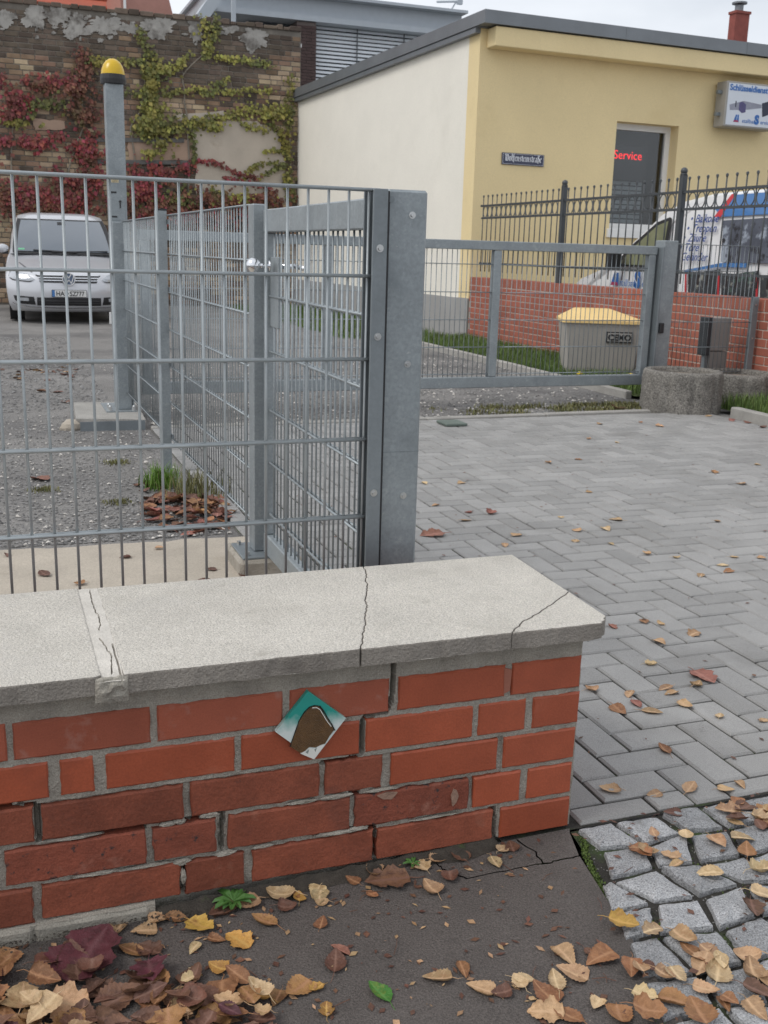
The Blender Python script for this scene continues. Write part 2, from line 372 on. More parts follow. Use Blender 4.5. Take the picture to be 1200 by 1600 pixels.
# ------------------------------------------------------------------ low brick wall with concrete coping
wall = thingw('brick_wall', (-.6, .22, 0), 'low red brick wall with cracked pale concrete coping beside the pavers', 'wall')
ROWS = [[(-.168,-.003),(-.422,-.183),(-.647,-.442),(-.9,-.661),(-1.153,-.913),(-1.40,-1.164)],
        [(-.113,-.001),(-.24,-.13),(-.489,-.252),(-.742,-.502),(-.995,-.755),(-1.076,-1.017),(-1.335,-1.097)],
        [(-.177,-.005),(-.431,-.191),(-.572,-.451),(-.84,-.584),(-1.112,-.856),(-1.365,-1.126)],
        [(-.115,-.007),(-.243,-.132),(-.508,-.254),(-.769,-.518),(-.914,-.794),(-1.18,-.927),(-1.44,-1.194)],
        [(-.176,-.006),(-.458,-.193),(-.721,-.467),(-.854,-.737),(-1.12,-.864),(-1.375,-1.136)]]
OLD = {(2,3),(2,4),(2,5),(2,2),(3,2),(3,3),(3,4),(3,5),(3,6),(4,1),(4,2),(4,3),(4,4),(4,5)}
PALE = {(0,2),(0,3),(0,4),(0,5)}
XL = -2.9
for r, row in enumerate(ROWS):
    x = row[-1][0]-.012
    while x > XL: row.append((max(x-.25, XL), x)); x -= .262
# coping underside is 0.437; courses 0.083 high, lowest course stands on z = 0
def zc(r): return (4-r)*.083
def bricks_at():
    for r, row in enumerate(ROWS):
        for k, (a, b) in enumerate(row): yield r, k, a, b
random.seed(5)
for r, k, a, b in bricks_at():
    old = (r, k) in OLD or (k > 6 and r > 1)
    z0 = zc(r); z1 = z0+.0715; g = G(); n = 8 if b-a > .15 else 5
    jit = .0022 if old else .0009; dy = rj(.004) if old else rj(.0012)
    # front slab of the brick: a small grid with worn edges
    nu, nv = n*2, 6; fl = {}
    def P(u, v):
        e = min(u, 1-u)*(b-a); f = min(v, 1-v)*.0715; d = min(e, f)
        y = dy + (.004 if d < .0008 else 0) + (.0008*nz3(a+u*(b-a), v*.07+r, k, 25) if old else 0)
        ex = (rj(jit) if min(u, 1-u) < .01 else 0); ez = (rj(jit) if min(v, 1-v) < .01 else 0)
        uu = u; 
        return (a+(b-a)*uu+ex, y, z0+(z1-z0)*v+ez)
    us = [0, .003/(b-a)]+[i/nu for i in range(1, nu)]+[1-.003/(b-a), 1]; vs_ = [0, .05, .3, .5, .7, .95, 1]
    grid = [[P(u, v) for u in us] for v in vs_]; W = len(us)
    verts = [p for row_ in grid for p in row_]; faces = [(j*W+i, j*W+i+1, (j+1)*W+i+1, (j+1)*W+i) for j in range(len(vs_)-1) for i in range(W-1)]
    # sides going back into the mortar
    rim = [i for i in range(W)]+[j*W+W-1 for j in range(1, len(vs_))]+[(len(vs_)-1)*W+i for i in range(W-2, -1, -1)]+[j*W for j in range(len(vs_)-2, 0, -1)]
    base = len(verts); verts += [(verts[i][0], .06, verts[i][2]) for i in rim]; m_ = len(rim)
    faces += [(rim[i], rim[(i+1) % m_], base+(i+1) % m_, base+i) for i in range(m_)]
    g.add(verts, faces); o = link('brick', g.mesh('brick', CLINKS if (r, k) in ((3, 4), (3, 5), (3, 2)) else CLINKO if old else CLINKW if (r, k) in PALE else CLINK), wall)
# end face and back face bricks (stretchers), seen only from the side
for r in range(5):
    z0 = zc(r); y = .062 if r % 2 else .125
    for y0, y1 in (((.005, .118), (.130, .362), (.374, .432)) if r % 2 else ((.005, .165), (.177, .41))):
        g = G(); g.bbox(-.05, .001+rj(.001), max(y0, .061), y1, z0, z0+.0715, b=.003); link('brick', g.mesh('brick', CLINK), wall)
    x = -.004
    while x > XL:
        L = .24; g = G(); g.bbox(max(x-L, XL), x, .40, .434+rj(.001), z0, z0+.0715, b=.003); link('brick', g.mesh('brick', CLINK), wall); x -= L+.011
        if x == -.004: break
# mortar body with an uneven face; cracks and washed out joints are carved into it
CR = [[(-.432,.437),(-.434,.36),(-.445,.332),(-.494,.325),(-.496,.249),(-.512,.24),(-.578,.236)],
      [(-.245,.06),(-.19,.07),(-.185,.0)], [(-.515,.157),(-.5,.16)], [(-.78,.154),(-.782,.085)], [(-1.119,.237),(-1.119,.17)],
      [(-.58,.078),(-.463,.076),(-.462,.004)], [(-1.36,.242),(-1.125,.240)], [(-.86,.158),(-.78,.163)], [(-1.12,.162),(-.93,.155)], [(-.857,.07),(-.86,.0)], [(-.5,.075),(-.58,.078)]]
def crack_d(x, z):
    d = 9
    for pl in CR:
        for (x0, z0), (x1, z1) in zip(pl, pl[1:]):
            ux, uz = x1-x0, z1-z0; t = max(0, min(1, ((x-x0)*ux+(z-z0)*uz)/(ux*ux+uz*uz)))
            d = min(d, math.hypot(x-x0-ux*t, z-z0-uz*t))
    return d
g = G(); NX, NZ = 460, 118
def mo(u, v):
    x = -1.45+1.449*u; z = -.07+.523*v
    y = .0055+.003*nz3(x, z, 1, 30)+.0016*nz3(x, z, 4, 130)
    if z < .24 and x < -.18: y += .004+.006*max(0, nz3(x, z, 8, 14))
    if z < 0: y = -.006+.004*nz3(x, z, 1, 20) if x < -.915+.012*nz3(z, 3, 0, 40) else .028
    c = crack_d(x+.003*nz3(x, z, 2, 70), z+.003*nz3(x, z, 7, 70))
    if c < .0045: y += .024
    return (x, y, z)
g.grid(mo, NX, NZ); obj('mortar', g, MORT, wall, fix=False)
box('mortar', MORT, wall, -1.448, -.006, .058, .426, -.07, .4525)
box('mortar', MORT, wall, XL+.001, -1.449, .004, .426, -.12, .4525)
# crumbs and smears of mortar left in the lower joints, chips in single bricks
random.seed(77)
def lump(name, x, z, rx, rz_, m_, y=.0):
    g = G(); g.ball((0, 0, 0), 1, 16, 9); q = random.uniform(0, 30)
    g.v = [(x+a*rx*(1+.5*nz3(a, b, c+q, 2.2)), y+b*.005*(1+.8*nz3(a, c, q, 3)), z+c*rz_*(1+.6*nz3(c, a, b+q, 2.5))) for a, b, c in g.v]; obj(name, g, m_, wall)
MLU = MORT
for x, z, rx, rz_ in ((-.545, .078, .045, .006), (-.50, .080, .02, .007), (-.805, .163, .016, .007), (-.862, .160, .010, .008), (-.885, .158, .014, .006), (-.70, .076, .02, .004), (-.93, .076, .05, .004), (-1.02, .078, .04, .005), (-.62, .160, .03, .004), (-.545, .160, .03, .005), (-.86, .072, .014, .009), (-.858, .04, .005, .02), (-.775, .075, .02, .006), (-.45, .16, .03, .004), (-.33, .077, .05, .003), (-1.06, .161, .05, .005)): lump('mortar_crumb', x, z, rx*1.15, rz_*.8, MLU, .0045)
for pts in ([(-.292, .098), (-.284, .106), (-.279, .120), (-.284, .134), (-.291, .138), (-.296, .122)], [(-.462, .150), (-.44, .154), (-.418, .151), (-.43, .138), (-.45, .141)]):
    g = G(); g.prism(pts, -.0032, .004, 'y'); obj('chip', g, mat('bare chip', (.27, .17, .125), rough=.95, var=.2, vscale=60, bump=.5), wall)
g = G(); g.prism([(-.188, .398), (-.170, .392), (-.172, .345), (-.186, .34)], -.0008, .004, 'y'); obj('chip', g, mat('pale chip', (.31, .12, .08), rough=.9, var=.2), wall)
# coping: broken slabs with jagged shared edges
def jagline(pts, a, step=.012):
    o = []
    for (x0, y0), (x1, y1) in zip(pts, pts[1:]):
        n = max(2, int(math.hypot(x1-x0, y1-y0)/step))
        wx = wy = 0
        for k in range(n):
            e = math.sin(math.pi*k/n)**.5 if k else 0; wx = wx*.75+rj(a); wy = wy*.5+rj(a*.6)
            o.append((x0+(x1-x0)*k/n+wx*e, y0+(y1-y0)*k/n+wy*e))
    return o+[pts[-1]]
random.seed(21)
ZT = .490
def slab(poly, z0=.4535, z1=ZT, off=0, tilt=(0, 0)):
    bm = bmesh.new(); n = len(poly); cx = sum(p[0] for p in poly)/n; cy = sum(p[1] for p in poly)/n
    top = [bm.verts.new((x, y, z1)) for x, y in poly]; bm.faces.new(top)
    bmesh.ops.recalc_face_normals(bm, faces=bm.faces)
    r = bmesh.ops.extrude_face_region(bm, geom=list(bm.faces)); vv = [e for e in r['geom'] if isinstance(e, bmesh.types.BMVert)]
    for v in vv: v.co.z = z0+ .003*nz3(v.co.x, v.co.y, 3, 25)
    bmesh.ops.recalc_face_normals(bm, faces=bm.faces)
    ed = [e for e in bm.edges if abs(e.verts[0].co.z-z1) < 1e-5 and abs(e.verts[1].co.z-z1) < 1e-5 and len(e.link_faces) == 2]
    bmesh.ops.bevel(bm, geom=ed, offset=.0035, segments=2, affect='EDGES', profile=.5)
    for v in bm.verts:
        v.co.z += (v.co.x-cx)*tilt[0]+(v.co.y-cy)*tilt[1]
        if v.co.y < .0 : v.co.y += .0022*nz3(v.co.x, v.co.z, 2, 45)
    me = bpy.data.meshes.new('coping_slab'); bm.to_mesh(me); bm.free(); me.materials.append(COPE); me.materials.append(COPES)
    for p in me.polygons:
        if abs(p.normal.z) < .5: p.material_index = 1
    return link('coping_slab', me, wall)
c1 = jagline([(-.337, .474), (-.343, .44), (-.385, .31), (-.40, .27), (-.455, .12), (-.49, .03), (-.515, -.036)], .0022, .006)
c2 = jagline([(.053, .168), (-.01, .115), (-.085, .055), (-.14, .02), (-.194, -.036)], .0022, .006)
fr = lambda xa, xb: jagline([(xa, -.036), (xb, -.036)], .0022, .016)
G2 = .00045
left = [(x-G2, y) for x, y in c1]
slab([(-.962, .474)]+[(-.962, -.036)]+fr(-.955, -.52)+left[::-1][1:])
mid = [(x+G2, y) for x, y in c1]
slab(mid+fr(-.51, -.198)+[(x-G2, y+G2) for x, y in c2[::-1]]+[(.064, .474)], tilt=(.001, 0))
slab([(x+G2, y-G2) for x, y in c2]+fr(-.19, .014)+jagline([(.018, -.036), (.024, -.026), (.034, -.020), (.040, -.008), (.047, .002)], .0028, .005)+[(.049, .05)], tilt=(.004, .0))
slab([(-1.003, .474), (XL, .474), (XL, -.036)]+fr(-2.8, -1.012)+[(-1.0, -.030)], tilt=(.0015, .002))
# mortar bed of the slab joint, bulging at the front
g = G()
def jm(u, v):
    y = -.043+.515*v; x = -1.004+.043*u; w = .003*nz3(x, y, 2, 40)
    z = .4893+.0016*nz3(x, y, 1, 30)-(.010 if abs(u-.58-.22*nz3(y, 2, 0, 9)-.08*nz3(y, 5, 0, 40)) < .022 and nz3(y, 7, 0, 14) > -.25 else 0)-(.008 if abs(u-.9) < .03 and y < .12 else 0)
    if v < .08: z -= (.08-v)*.10
    return (x+w*.5, y, z)
g.grid(jm, 40, 130); obj('joint_mortar', g, mat('smooth joint mortar', (.60, .565, .51), rough=.95, var=.12, vscale=18, bump=.5, bscale=150, speck=.12, patches=[((.44, .41, .37), 9, .55, .75)]), wall, fix=False)
g = G(); g.grid(lambda u, v: (-1.012+.058*u, -.036-(.010+.008*nz3(u*.06, v*.06, 2, 60))*(max(0, math.sin(math.pi*u)*math.sin(math.pi*(.08+.92*v)))**.5), .440+.048*v+.004*nz3(u, v, 5, 6)), 22, 22)
obj('joint_mortar', g, MORT, wall)
# concrete footing showing at the low end of the wall
g = G()
for a, b in ((-1.45, -1.139), (-1.136, -.925)):
    g.bbox(a, b, -.012, .03, -.085, -.004, b=.006)
g.v = [(x, y+.004*nz3(x, z, 0, 25), z+.004*nz3(x, 3, z, 18)) for x, y, z in g.v]; obj('footing', g, MORT, wall)

# painted ceramic tile stuck on the bricks as a diamond (real square, 101 mm corner to corner)
TP = [Vector((-.614, -.004, .404)), Vector((-.536, -.004, .337)), Vector((-.600, -.004, .258)), Vector((-.678, -.004, .327))]
tile = thingw('ceramic_tile', (-.607, -.004, .33), 'small diamond-set painted tile with brown hill under teal sky on brick', 'tile')
ctr = sum(TP, Vector())/4
m = bpy.data.materials.new('painted sky glaze'); m.use_nodes = True; nt = m.node_tree; b = nt.nodes['Principled BSDF']; b.inputs['Roughness'].default_value = .22
ge = nt.nodes.new('ShaderNodeNewGeometry'); sx = nt.nodes.new('ShaderNodeSeparateXYZ'); mr = nt.nodes.new('ShaderNodeMapRange'); cr = nt.nodes.new('ShaderNodeValToRGB'); nn = nt.nodes.new('ShaderNodeTexNoise'); ad = nt.nodes.new('ShaderNodeMath')
nn.inputs['Scale'].default_value = 60; ad.operation = 'MULTIPLY_ADD'; ad.inputs[1].default_value = .03
nt.links.new(ge.outputs['Position'], nn.inputs['Vector']); nt.links.new(nn.outputs['Fac'], ad.inputs[0]); nt.links.new(ge.outputs['Position'], sx.inputs[0]); nt.links.new(sx.outputs['Z'], ad.inputs[2])
nt.links.new(ad.outputs[0], mr.inputs['Value']); mr.inputs['From Min'].default_value = .335; mr.inputs['From Max'].default_value = .405
nt.links.new(mr.outputs[0], cr.inputs['Fac']); nt.links.new(cr.outputs['Color'], b.inputs['Base Color'])
e = cr.color_ramp.elements; e[0].position = .08; e[0].color = (.62, .68, .66, 1); e[1].position = .52; e[1].color = (.03, .30, .25, 1)
def inplane(pts, y0, y1, name, mm, parent):
    g = G(); g.prism([(p[0], p[1]) for p in pts], y0, y1, 'y'); return obj(name, g, mm, parent)
body = inplane([(p.x, p.z) for p in TP], -.0115, -.001, 'tile_body', m, tile)
# hill outline given in tile units: picture x right, y down, 0..120
def T(px, py): return (-.678+(px)*(.142/110)*1.0+.0, .4075-(py-7)*(.1465/106))
def S(px, py): return Vector((-.678+px*.00129, 0, .404-(py-7.5)*.001378))
hill = [(22,88),(30,66),(36,50),(44,40),(52,33),(60,31),(67,33),(74,44),(81,55),(88,66),(91,72),(84,80),(77,91),(70,92),(62,95),(52,93),(45,98),(38,100)]
cen = lambda L_: [(S(*p).x, S(*p).z) for p in L_]
HB = mat('glittering brown glaze', (.115, .058, .018), rough=.3, var=.3, vscale=60, bump=.5, bscale=500, speck=.3, sscale=700, patches=[((.45, .30, .10), 420, .72, .76)])
inplane(cen(hill), -.0128, -.0110, 'hill', HB, body)
BL = mat('black glaze line', (.012, .014, .012), rough=.3, bump=0); WL = mat('white glaze', (.72, .72, .68), rough=.3, bump=0)
def stroke(name, pts, w, mm, y):
    g = G(); P_ = [S(*p) for p in pts]
    for p, q in zip(P_, P_[1:]):
        d = (q-p).normalized(); nrm = Vector((-d.z, 0, d.x))*w/2; p2, q2 = p-d*w*.3, q+d*w*.3
        g.prism([((p2+nrm).x, (p2+nrm).z), ((q2+nrm).x, (q2+nrm).z), ((q2-nrm).x, (q2-nrm).z), ((p2-nrm).x, (p2-nrm).z)], y, -.0112, 'y'); y -= .00005
    obj(name, g, mm, body)
stroke('outline', [(22,88),(30,66),(36,50),(44,38),(52,31.5),(60,30),(67,32),(74,42)], .0014, BL, -.0130)
stroke('outline', [(68,32),(74,40),(80,51),(87,62),(92,72)], .0020, BL, -.0134)
stroke('snow_line', [(56,33),(63,33.5),(68,37),(74,47),(80,57),(86,65)], .0014, WL, -.0138)
inplane(cen([(38,101),(45,99),(52,94.5),(60,97),(68,93),(77,92),(60,113.2)]), -.0125, -.0110, 'snow', WL, body)
for sh in ([(46,100),(52,96),(50,103)], [(60,98),(64,95),(62,102)]): inplane(cen(sh), -.0128, -.0112, 'snow_shadow', mat('grey glaze', (.24, .27, .25), rough=.3, bump=0), body)

# ------------------------------------------------------------------ mesh fences, gates and posts
def mat_panel(root, org, ux, length, z_rows, z_bot, z_top, sp=.05, rv=.0026, rh=.0036, m=GALV, double=True, first=None):
    """welded mesh: upright wires and pairs of cross wires; org = (x, y) of the start, ux = unit direction in plan"""
    nx, ny = -ux[1], ux[0]
    g = G(); g.cyl((0, 0, z_bot), (0, 0, z_top), rv, 7); me = g.mesh('wire', m, smooth=True)
    s = sp*.5 if first is None else first
    while s < length-.004:
        link('wire', me, root, (org[0]+ux[0]*s+rj(.0007), org[1]+ux[1]*s, 0)); s += sp
    g = G(); g.cyl((0, 0, 0), (length, 0, 0), rh, 8); mh = g.mesh('cross_wire', m, smooth=True); a = math.atan2(ux[1], ux[0])
    for z in z_rows:
        for sgn in ((-1, 1) if double else (1,)):
            o = (rv+rh-.0008)*sgn; link('cross_wire', mh, root, (org[0]+nx*o, org[1]+ny*o, z), a)
def bolts(root, pts, d=(0, -1, 0), r=.0062):
    for p in pts:
        g = G(); p = Vector(p); d_ = Vector(d); g.cyl(p, p+d_*.0016, r*1.5, 12); g.cyl(p+d_*.0016, p+d_*.006, r*.95, 10, r*.8); g.cyl(p+d_*.006, p+d_*.0061, r*.45, 6); obj('bolt', g, BOLT, root, smooth=False)
# panel over the low wall
fp = thingw('mesh_fence', (-.7, .635, 0), 'galvanised mesh fence panel standing just behind the low brick wall', 'fence')
mat_panel(fp, (-.262, .637), (-1, 0), 2.3, [1.371-.1997*k for k in range(6)], .33, 1.371, first=.026, rv=.0034, rh=.0045, m=GALVL)
cb = box('clamp_bar', GALVD, fp, -.284, -.247, .613, .6205, .02, 1.374, b=.0015); bolts(cb, [(-.2655, .613, z) for z in (1.237, 1.028, .637)])
box('clamp_spacer', BLACK, fp, -.247, -.2425, .616, .66, .02, 1.37)
box('clamp_rear', GALVD, fp, -.292, -.25, .655, .662, .02, 1.37)
pa = thingw('gate_post', (-.19, .69, 0), 'thick square galvanised gate post behind the cracked coping', 'post')
g = G(); g.bbox(-.240, -.136, .636, .736, -.02, 1.3755, b=.006); pb = obj('post_tube', g, GALV, pa); bolts(pa, [(-.176, .636, z) for z in (1.317, .958, .62)], r=.0058)
g = G(); g.cyl((-.231, .6355, 1.352), (-.231, .634, 1.352), .008, 12); obj('plug', g, GALVD, pa)
box('weld_seam', GALVD, pb, -.239, -.137, .6352, .637, .735, .7362)
# wicket gate between this post and the lock post
wg = thingw('wicket_gate', (-.19, 1.4, 0), 'closed narrow mesh wicket gate with silver round knob', 'gate')
GX0, GX1, GY0, GY1 = -.205, -.165, .775, 2.04
g = G(); g.bbox(GX0, GX1, GY0, GY1, 1.285, 1.365, b=.004); obj('top_rail', g, GALV, wg)
g = G(); g.bbox(GX0, GX1, GY0, GY1, .075, .155, b=.004); obj('bottom_rail', g, GALV, wg)
for y in (GY0, GY1-.045):
    g = G(); g.bbox(GX0+.001, GX1-.001, y+.001, y+.044, .156, 1.284, b=.004); obj('stile', g, GALV, wg)
mat_panel(wg, (-.185, GY0+.05), (0, 1), GY1-GY0-.1, [.24+.2*k for k in range(3)]+[.86, 1.06], .14, 1.30, rv=.0034, rh=.0042)
g = G(); g.bbox(-.19, -.18, GY1-.16, GY1-.045, .95, 1.2, b=.002); obj('lock_case', g, GALV, wg)
g = G()
g.cyl((-.205, 1.94, 1.168), (-.258, 1.94, 1.168), .009, 10); g.ball((-.265, 1.94, 1.168), .028, 14, 9); g.cyl((-.21, 1.94, 1.168), (-.206, 1.94, 1.168), .02, 12)
obj('knob', g, CHRO, wg, smooth=True)
g = G(); g.cyl((-.165, 1.94, 1.168), (-.105, 1.94, 1.168), .009, 10); g.cyl((-.11, 1.94, 1.168), (-.108, 1.82, 1.163), .009, 10); obj('handle', g, CHRO, wg, smooth=True)
for z in (.3, 1.15):
    g = G(); g.cyl((-.185, .75, z-.03), (-.185, .75, z+.03), .011, 10); g.box(-.19, -.18, .737, .78, z-.012, z+.012); obj('hinge', g, GALVD, wg)
# lock post on its footing
fb = thingw('concrete_footing', (-.185, 2.12, 0), 'small square concrete footing under the lock post base plate', 'footing')
g = G(); g.bbox(-.31, -.055, 1.985, 2.27, -.1, .058, b=.012); g.v = [(x+.004*nz3(x, y, z, 20), y+.004*nz3(z, x, y, 20), z) for x, y, z in g.v]; obj('block', g, mat('rough concrete', (.33, .30, .255), rough=1, var=.25, vscale=10, bump=.7, bscale=90, patches=[((.10, .10, .07), 8, .58, .7)]), fb)
pB = thingw('fence_post', (-.2, 2.12, .06), 'galvanised lock post on a square base plate with four bolts', 'post')
g = G(); g.bbox(-.235, -.182, 2.075, 2.155, .068, 1.386, b=.004); obj('post_tube', g, GALV, pB)
bp_ = box('base_plate', GALVD, pB, -.295, -.07, 2.0, 2.22, .058, .0675, b=.002)
for x in (-.27, -.10):
    for y in (2.03, 2.19): g = G(); g.cyl((x, y, .0675), (x, y, .083), .009, 6); obj('bolt', g, BOLT, pB)
g = G(); g.box(-.1815, -.172, 2.06, 2.1, .98, 1.22); obj('strike_plate', g, GALVD, pB)
# fence run to the gate column
pC = thingw('fence_post', (-.285, 4.0, 0), 'slim galvanised fence post with grass tuft and leaf heap at its foot', 'post')
g = G(); g.bbox(-.317, -.257, 3.975, 4.015, -.05, 1.408, b=.003); obj('post_tube', g, GALV, pC)
box('cap', BLACK, pC, -.319, -.255, 3.973, 4.017, 1.408, 1.416, b=.003)
for z in (.2, .6, 1.0, 1.35): box('clip', GALVD, pC, -.2565, -.249, 3.96, 4.03, z-.012, z+.012)
F1 = thingw('mesh_fence', (-.235, 3.0, 0), 'long galvanised mesh panel between lock post and slim capped post', 'fence')
mat_panel(F1, (-.222, 2.16), (-.0155, .99988), 1.815, [1.384-.2*k for k in range(7)], .165, 1.384)
F2 = thingw('mesh_fence', (-.25, 5.0, 0), 'mesh panel between the slim capped post and beacon column', 'fence')
mat_panel(F2, (-.252, 4.02), (-.006, .99998), 1.93, [1.384-.2*k for k in range(7)], .165, 1.384)
# concrete plinth and gate column with flashing light
pl = thingw('concrete_plinth', (-.38, 5.95, 0), 'low concrete plinth under the beacon column on gritty ground', 'plinth')
g = G(); g.add([(-.66,5.62,-.05),(-.20,5.50,-.05),(-.16,6.4,-.05),(-.62,6.4,-.05),(-.655,5.63,.052),(-.20,5.51,.052),(-.16,6.4,.055),(-.62,6.4,.055)], [(0,3,2,1),(4,5,6,7),(0,1,5,4),(1,2,6,5),(2,3,7,6),(3,0,4,7)])
obj('block', g, KERB, pl)
box('steel_shoe', GALVD, pl, -.64, -.205, 5.49, 5.496, -.03, .05)
g = G(); g.ball((-.70, 5.60, -.005), .075, 9, 6, .8); g.v = [(x+.02*nz3(x, y, z, 12), y+.02*nz3(y, z, x, 12), z+.012*nz3(z, x, y, 12)) for x, y, z in g.v]
tag(obj('stone_lump', g, SAND), 'pale rough lump of concrete lying against the plinth', 'stone')
dc = thingw('gate_column', (-.28, 6.1, .055), 'tall galvanised gate column topped by a yellow dome beacon', 'column')
g = G(); g.bbox(-.338, -.214, 6.08, 6.2, .06, 2.302, b=.004); col_ = obj('column_tube', g, GALV, dc)
g = G(); g.bbox(-.337, -.236, 5.93, 6.078, .062, 1.378, b=.004); gp = obj('guide_post', g, GALV, dc)
bolts(gp, [(-.247, 5.93, z) for z in (1.26, 1.0, .62, .2)], r=.006)
box('clamp_bar', GALVD, dc, -.2345, -.226, 5.90, 5.945, .07, 1.37)
box('base_plate', GALV, dc, -.43, -.215, 5.86, 6.3, .0535, .062)
for x, y in ((-.40, 5.89), (-.40, 6.0), (-.235, 5.875)): g = G(); g.cyl((x, y, .062), (x, y, .09), .014, 6); g.ball((x, y, .09), .012, 8, 5); obj('bolt', g, BOLT, dc)
dp = box('service_door', GALV, dc, -.325, -.232, 6.0755, 6.0795, 1.395, 1.60)
for z in (1.41, 1.575): box('door_hinge', DARK, dc, -.325, -.285, 6.073, 6.076, z, z+.012)
g = G(); g.cyl((-.262, 6.075, 1.52), (-.262, 6.07, 1.52), .009, 10); g.box(-.266, -.258, 6.071, 6.0745, 1.475, 1.52); obj('keyhole', g, BLACK, dc)
lab = box('warning_sticker', mat('faded sticker', (.62, .52, .33), rough=.6, bump=0), dc, -.318, -.268, 6.0765, 6.0795, 1.648, 1.672)
for z in (1.654, 1.662): box('sticker_line', DARK, lab, -.314, -.272, 6.0755, 6.0764, z, z+.0025)
g = G(); g.lathe((-.276, 6.14, 2.302), [(0, 0), (.086, 0), (.088, .03), (.084, .062), (.0, .062)], 22); bc = obj('beacon_base', g, BLACK, dc, smooth=False)
g = G(); g.lathe((-.276, 6.14, 2.34), [(.083, -.02), (.082, .02), (.078, .05), (.066, .085), (.046, .112), (.024, .126), (0, .13)], 22)
obj('beacon_dome', g, mat('yellow beacon plastic', (.62, .40, .012), rough=.25, var=.06, bump=0), dc, smooth=True)
# long sliding gate closing the drive
sg = thingw('sliding_gate', (2.0, 6.13, 0), 'long closed galvanised sliding gate with mesh infill across the drive', 'gate')
SX = [-.13, 1.265, 2.70, 4.17]; Y0, Y1 = 6.10, 6.17
g = G(); g.bbox(-.14, 4.25, Y0, Y1, 1.262, 1.335, b=.005); obj('top_rail', g, GALV, sg)
g = G(); g.bbox(-.14, 4.25, Y0, Y1, .145, .235, b=.005); obj('bottom_rail', g, GALV, sg)
for x in SX: g = G(); g.bbox(x, x+.07, Y0+.001, Y1-.001, .236, 1.261, b=.005); obj('stile', g, GALV, sg)
for a, b in zip(SX, SX[1:]):
    mat_panel(sg, (a+.07, 6.125), (1, 0), b-a-.07, [.259+.2222*k for k in range(5)], .228, 1.27, sp=.0445, rv=.0032, rh=.0036)
cp = thingw('catch_post', (4.35, 6.12, 0), 'galvanised catch post with black control box behind the round planter', 'post')
g = G(); g.bbox(4.285, 4.425, 6.06, 6.20, -.05, 1.385, b=.005); obj('post_tube', g, GALV, cp)
for x in (4.262,): g = G(); g.bbox(x, x+.02, 6.04, 6.2, .2, 1.33, b=.003); obj('catch_channel', g, GALVD, cp)
box('control_box', BLACK, cp, 4.295, 4.34, 6.035, 6.06, .60, .69, b=.006)
SF = thingw('mesh_fence', (4.9, 6.1, 0), 'short mesh fence panel between catch post and facing brick wall', 'fence')
mat_panel(SF, (4.43, 6.11), (1, 0), .88, [1.36-.2222*k for k in range(6)], .15, 1.36, sp=.0445, rv=.003, rh=.0035, m=GALVD)
sp_ = thingw('fence_post', (5.33, 6.1, 0), 'thin galvanised fence post standing against the facing brick wall', 'post')
g = G(); g.bbox(5.30, 5.365, 6.09, 6.13, -.05, .92, b=.003); obj('post_tube', g, GALVD, sp_)
for z in (.25, .55, .85): g = G(); g.cyl((5.33, 6.09, z), (5.33, 6.084, z), .008, 8); obj('bolt', g, BOLT, sp_)
lb = thingw('metal_cabinet', (5.1, 6.33, 0), 'slim grey metal cabinet in front of the facing brick wall', 'cabinet')
g = G(); g.bbox(5.02, 5.235, 6.28, 6.38, .42, .72, b=.004); obj('housing', g, mat('grey painted metal', (.27, .25, .235), rough=.6, var=.1, vscale=6), lb)
g = G(); g.bbox(4.965, 5.018, 6.27, 6.39, .38, .725, b=.004); obj('dark_side', g, mat('dark grey metal', (.035, .04, .045), rough=.5), lb)
g = G(); g.bbox(5.024, 5.230, 6.285, 6.375, -.02, .412, b=.004); obj('stand', g, mat('grey metal stand', (.25, .232, .218), rough=.65, var=.1), lb)
g = G(); g.bbox(4.985, 5.018, 6.29, 6.34, -.02, .378, b=.003); obj('leg', g, GALVD, lb)
# round concrete planters
def planter(c, r, h, label, n=10):
    t = thingw('concrete_planter', (c[0], c[1], 0), label, 'planter', 'round concrete planters by the gate'); g = G(); N = n*10; vs = []
    prof = [(1, -.02), (1.0, .02)]+[(1-.0008*k, .02+(h-.06)*k/14) for k in range(1, 14)]+[(.985, h-.03), (.965, h-.008), (.93, h), (.80, h), (.78, h-.02), (.78, h-.09)]
    for q, z in prof:
        for i in range(N):
            a = 2*math.pi*i/N; fr_ = (i % 10)/10; groove = .93 if fr_ in (0,) else .972 if fr_ in (.1, .9) else 1
            rr = r*q*(groove if q > .9 else 1)*(1+.012*nz3(math.cos(a)*4, math.sin(a)*4, z*9, 2.2)+.012*nz3(math.cos(a)*4, math.sin(a)*4, z*9, 9)+.008*nz3(math.cos(a)*4, math.sin(a)*4, z*9, 30))
            vs.append((c[0]+rr*math.cos(a), c[1]+rr*math.sin(a), z+.004*nz3(a*3, z, q, 4)))
    g.add(vs, [(j*N+i, j*N+(i+1) % N, (j+1)*N+(i+1) % N, (j+1)*N+i) for j in range(len(prof)-1) for i in range(N)])
    obj('ring', g, AGG, t, smooth=True)
    g = G(); g.add([(c[0]+r*.8*math.cos(2*math.pi*i/24), c[1]+r*.8*math.sin(2*math.pi*i/24), h-.05) for i in range(24)]+[(c[0], c[1], h-.025)], [(i, (i+1) % 24, 24) for i in range(24)]); obj('soil', g, SOIL, t)
planter((4.275, 5.62), .335, .33, 'round exposed-aggregate planter of bare soil standing on the paver edge', 10)
planter((5.075, 5.90), .35, .27, 'lower grey round planter half hidden behind the larger one', 9)

